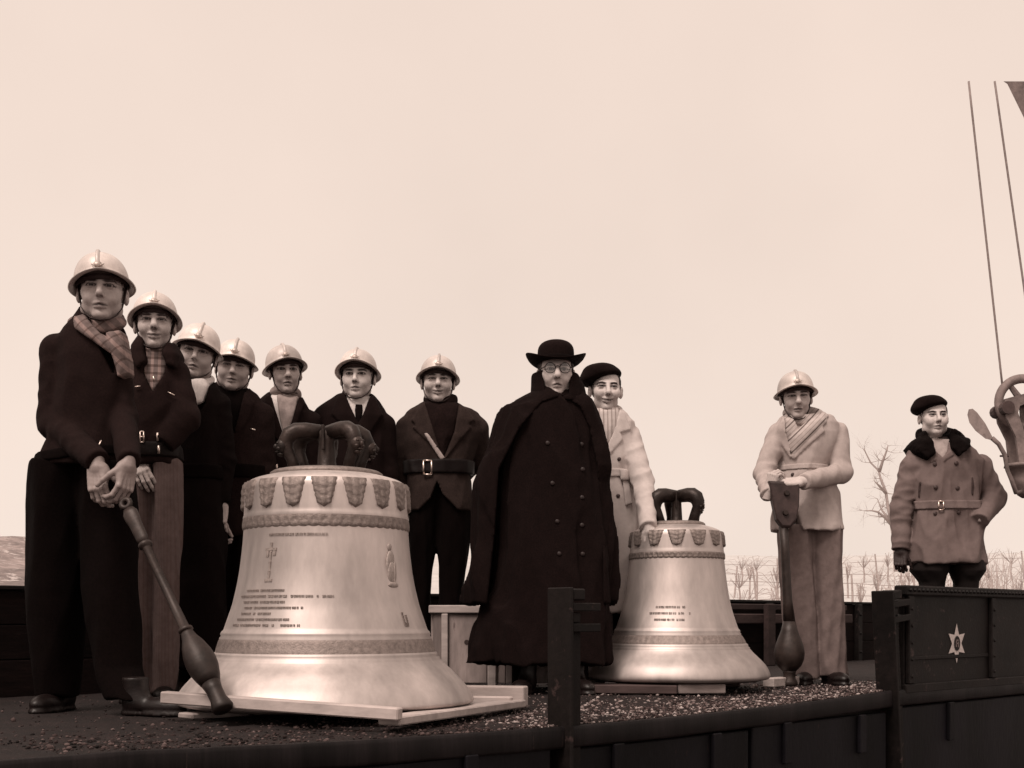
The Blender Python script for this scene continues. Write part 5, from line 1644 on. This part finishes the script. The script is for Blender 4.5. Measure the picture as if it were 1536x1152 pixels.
for s in (-1, 1):
    pts = [(s * .0335 + .0235 * math.cos(t), -.109 + .004 * abs(math.cos(t)), -.001 + .0235 * math.sin(t)) for t in np.linspace(0, 2 * math.pi, 29)]
    gl.tube(pts, .0021, 6, caps=False)
    gl.tube([(s * .057, -.106, .004), (s * .074, -.06, .004), (s * .080, .005, .002)], .0018, 6)
gl.tube([(-.011, -.109, .004), (0, -.113, .008), (.011, -.109, .004)], .002, 6)
sp_ = P.on_head('spectacles', gl.mesh('spectacles', True), M_steel)
M_glass = bpy.data.materials.new('spectacle_glass'); M_glass.use_nodes = True
_n = M_glass.node_tree.nodes; _l = M_glass.node_tree.links
_t = _n.new('ShaderNodeBsdfTransparent'); _g = _n.new('ShaderNodeBsdfGlossy'); _g.inputs['Roughness'].default_value = .05
_m = _n.new('ShaderNodeMixShader'); _m.inputs[0].default_value = .09
_l.new(_t.outputs[0], _m.inputs[1]); _l.new(_g.outputs[0], _m.inputs[2]); _l.new(_m.outputs[0], _n['Material Output'].inputs['Surface'])
for s in (-1, 1):
    V = [(s * .0335, -.1105, -.001)] + [(s * .0335 + .022 * math.cos(t), -.108, -.001 + .022 * math.sin(t)) for t in np.linspace(0, 2 * math.pi, 24, endpoint=False)]
    F = [(0, 1 + k, 1 + (k + 1) % 24) for k in range(24)]
    P.on_head('lens', mesh('lens', V, F, True), M_glass, sp_)

# ---- beret helper
def beret(P_, side, m, tilt, band=True):
    G = Grid((-.17, -.16, -.03), (.17, .16, .20), .005)
    d = ell(G, (side * .012, .014, .070), (.100, .118, .056))
    d = smin(d, ell(G, (side * .068, .002, .060), (.056, .085, .034)), .035)
    d = smin(d, ell(G, (side * .03, -.01, .098), (.07, .085, .026)), .03)
    d = smax(d, -(G.Z - .046 + .20 * G.X * side + .16 * (G.Y + .02)), .016)
    d = d + .0025 * noise(G, 55, 9)
    d = np.minimum(d, cap(G, (side * .01, .012, .125), (side * .012, .012, .141), .003))
    V, Q = nets(G, d)
    T = Matrix.Rotation(math.radians(tilt), 4, 'Y')
    return P_.on_head('beret', mesh('beret', V, Q, True), m, None, T)
M_ber = TW('black_beret', .018, var=.4, scale=160)

# ---- 9: man in pale belted coat
P = Person('man in black beret and pale belted coat resting a hand on the smaller bell', 915, 6.85)
P.head(912, 579, 1.10, yaw=3, pitch=1, roll=2, wide=.90, smile=1.6, slit=.6, skin=.54, browz=-.003, age=1.5, jaw=.92, nose=1.15, ear=1.15)
beret(P, -1, M_ber, -7)
M_c9 = TW('pale_gabardine', .50, var=.07, scale=300, bump=.12, bscale=260, blot=.06)
P.coat('belted_coat', [(613, 895, 930, .075, .015), (622, 886, 942, .10), (634, 880, 950, .115), (650, 878, 952, .125), (690, 880, 950, .135), (712, 882, 948, .13), (740, 876, 960, .15), (810, 872, 960, .16), (870, 868, 962, .17), (919, 864, 970, .175)],
       [((888, 654, 0), (878, 722, .02), (884, 780, 0)), ((942, 654, 0), (964, 722, -.16), (972, 789, -.40), (.068, .058, .046))], M_c9,
       vcut=[(897, 610), (932, 610), (920, 650), (904, 690), (896, 650)], amp=.004, nst=(1, 1, .3), fold=(.04, 7, 0, .8, .2), crease=.020, cst=(1, 1, .35), h=.007,
       lapels=[[(930, 612), (938, 622), (947, 644), (930, 650), (934, 660), (906, 692), (903, 686), (920, 648)], [(898, 612), (890, 625), (892, 660), (902, 690), (899, 650)]], lapt=.012)
bellhand = make_hand(curl=(22, 20, 14), spread=.11, thumb=(.55, -.3), skin=.53)
P.legs([[(905, 876, 914, .11), (1018, 880, 906, .09)], [(905, 920, 960, .11), (1018, 924, 950, .09)]], M_trous)
P.body(P.arms3, [P.hand_at(0), P.hand_at(1, True, bellhand, (.22, -.10, -1), (-.35, -1, .15), 1.05)])
P.shoes([(893, 0, -6), (937, 0, 8)])
M_s9 = TW('striped_pale_scarf', .50, stripes=[('X', .022, .007, .6)], blot=.1)
P.patch('scarf_end', [(894, 608), (930, 608), (926, 640), (912, 668), (904, 660), (896, 635)], M_s9, -.05, .006, bulge=.014)
P.scarf_ring('scarf', 911, 616, .064, .062, .020, .026, M_s9, .35, 0)
bt = P.band('cloth_belt', 707, 719, M_c9, t1=.012)
P.patch('belt_knot', [(928, 704), (942, 706), (943, 722), (930, 722)], M_c9, -.01, .030, bulge=.01, parent=bt)
P.patch('belt_end', [(932, 716), (942, 716), (948, 756), (937, 760)], M_c9, -.01, .016, parent=bt)
P.button(928, 690, .011); P.button(926, 745, .011)

# ---- 10: helmeted man in light suit with clapper
P = Person('helmeted man in light suit and striped scarf, hands folded on an upright clapper', 1212, 7.15, GRP)
P.head(1197, 593, 1.08, yaw=-6, pitch=-4, roll=-2, wide=.95, slit=.65, skin=.48, nose=1.15, age=.7)
P.helmet(roll=-1, pitch=5)
M_c10 = TW('grey_flannel', .40, var=.10, scale=300, blot=.08)
def waistline(G, F, T): return F
P.coat('jacket', [(618, 1180, 1236, .075, .015), (626, 1168, 1250, .095), (636, 1161, 1260, .11), (650, 1160, 1260, .12), (690, 1166, 1246, .128), (703, 1167, 1241, .122), (714, 1165, 1246, .13), (740, 1162, 1258, .14), (797, 1158, 1268, .15)],
       [((1166, 650, 0), (1146, 711, -.07), (1152, 741, -.27), (.060, .058, .044)), ((1255, 650, 0), (1262, 709, -.05), (1207, 722, -.28), (.066, .060, .048))], M_c10,
       vcut=[(1178, 614), (1238, 612), (1222, 645), (1188, 688), (1176, 655)], carve=[[(1188, 745), (1200, 790), (1208, 805), (1176, 805), (1184, 790)]],
       lapels=[[(1236, 612), (1244, 622), (1233, 640), (1236, 648), (1212, 668), (1190, 690), (1186, 684), (1214, 648), (1230, 625)], [(1178, 620), (1168, 640), (1166, 648), (1176, 670), (1187, 690), (1185, 670), (1178, 645)]], lapt=.012, amp=.005, crease=.020, h=.007)
lh = make_hand(curl=(30, 22, 15), spread=.03, thumb=(.35, -.35), skin=.50)
rh_ = make_hand(curl=(55, 45, 25), spread=.03, thumb=(.4, -.4), skin=.44)
M_t10 = TW('grey_brown_trousers', .17, var=.12, scale=300)
P.legs([[(790, 1166, 1222, .12), (860, 1168, 1222, .12), (946, 1174, 1226, .11), (1000, 1182, 1229, .10), (1016, 1184, 1229, .10)],
        [(790, 1210, 1265, .12), (865, 1214, 1264, .12), (946, 1220, 1267, .115), (1003, 1224, 1270, .115), (1014, 1225, 1271, .115)]], M_t10, k=.012, amp=.011, nscale=30, nst=(1, 1, .12))
P.body(P.arms3, [P.hand_at(0, False, rh_, (.25, -.12, 1), (-1, -.55, -.1), 1.0), P.hand_at(1, True, lh, (-1, -.06, -.05), (-.1, -.55, 1), 1.08)])
P.shoes([(1206, -.04, -12), (1248, -.06, 10)])
M_s10 = TW('pale_checked_scarf', .46, stripes=[('E', .085, .010, .35), ('E', .085 / 3, .005, .6)], blot=.12)
P.patch('scarf_end', [(1174, 618), (1192, 628), (1200, 655), (1192, 684), (1186, 684), (1178, 655)], M_s10, -.055, -.006, bulge=.014)
P.patch('scarf_end', [(1208, 634), (1242, 612), (1240, 634), (1206, 668), (1190, 686), (1182, 668), (1184, 655)], M_s10, -.055, .008, bulge=.016)
P.scarf_ring('scarf', 1206, 623, .088, .070, .027, .032, M_s10, .5, 0)
bt = P.band('half_belt', 699, 707, M_c10, t1=.008)
P.button(1189, 712, .011)

# ---- 11: man in fur-collared coat
P = Person('man in black beret and belted coat with dark fur collar at right', 1420, 8.2)
P.head(1407, 621.5, 1.10, yaw=-2, pitch=2, wide=1.06, fat=.7, slit=.8, skin=.53, stubble=.05, brow=.04, age=.8, browz=-.002)
beret(P, -1, M_ber, -4)
M_c11 = TW('brown_canvas', .15, var=.12, scale=200, rough=.75, bump=.2, bscale=200, blot=.10, spec=.2)
P.coat('canvas_coat', [(656, 1388, 1432, .08, .01), (665, 1374, 1448, .10), (677, 1364, 1464, .12), (692, 1360, 1474, .135), (730, 1364, 1473, .145), (758, 1368, 1472, .142), (780, 1365, 1474, .152), (846, 1358, 1479, .17)],
       [((1369, 700, 0), (1352, 762, 0), (1351, 822, -.05), (.082, .072, .058)), ((1470, 700, 0), (1492, 748, .0), (1470, 780, -.14), (.080, .074, .060))], M_c11, amp=.006, nst=(1, 1, .8), crease=.026, h=.007,
       vcut=[(1394, 655), (1428, 655), (1420, 676), (1412, 688), (1402, 676)],
       lapels=[[(1394, 676), (1404, 678), (1402, 692), (1394, 694)], [(1412, 686), (1424, 676), (1428, 684), (1412, 694)]])
gh = make_hand(curl=(45, 50, 30), spread=.02, thumb=(.35, -.4), skin=.025)
P.legs([[(838, 1368, 1425, .13), (856, 1366, 1421, .14), (874, 1379, 1416, .10), (892, 1380, 1414, .09), (1008, 1384, 1410, .08)],
        [(838, 1420, 1478, .13), (856, 1424, 1479, .14), (872, 1430, 1467, .10), (892, 1430, 1465, .09), (1008, 1432, 1460, .08)]], mat('black_breeches', .007, var=.3, scale=90, rough=.95), k=.015)
P.body(P.arms3, [P.hand_at(0, False, gh, None, (-.5, -1, 0), 1.05)])
P.shoes([(1397, 0, -6), (1446, 0, 8)])
Gc, Tc = P.G, P.T
P.patch('shirt_collar', [(1392, 653), (1430, 653), (1420, 678), (1412, 690), (1402, 678)], TW('pale_shirt', .36), -.05, -.012)
M_fur = TW('black_fur', .010, var=.6, scale=200, bump=1.0, bscale=260, rough=.9)
def furpart(P_, pl, t, name):
    G = P_.G; pc = poly2(G, P_.pz(pl))
    F = smax(smax(pc - .004, P_.T - t, .03), np.maximum(-(P_.T + .02), G.Y - .10), .006) + .004 * noise(G, 130, 4) + .003 * noise(G, 260, 6)
    return P_.add(name, G, F, M_fur)
fc = furpart(P, [(1391, 644), (1378, 654), (1369, 668), (1375, 680), (1390, 690), (1400, 680), (1397, 660)], .045, 'fur_collar')
furpart(P, [(1428, 640), (1444, 648), (1457, 658), (1454, 670), (1434, 685), (1425, 674), (1427, 655)], .045, 'fur_collar')
P.scarf_ring('fur_collar', 1410, 655, .115, .085, .034, .036, M_fur, .55, .045, .005)
bt = P.band('belt', 753, 766, M_c11, t1=.012)
P.frame(1404, 1411, 753, 766, parent=bt, rnd=.005, prong=False, lift=.018)
for q in ((1431, 696), (1434, 733), (1401, 697), (1401, 732), (1435, 769), (1401, 771)): P.button(q[0], q[1], .014)
for pl in ([(1379, 722), (1382, 722), (1381, 746), (1378, 746)], [(1454, 716), (1457, 716), (1458, 744), (1455, 744)]):
    P.patch('pocket_welt', pl, mat('welt_dark', .05, scale=60), -.035, .008)
bpy.context.view_layer.update()
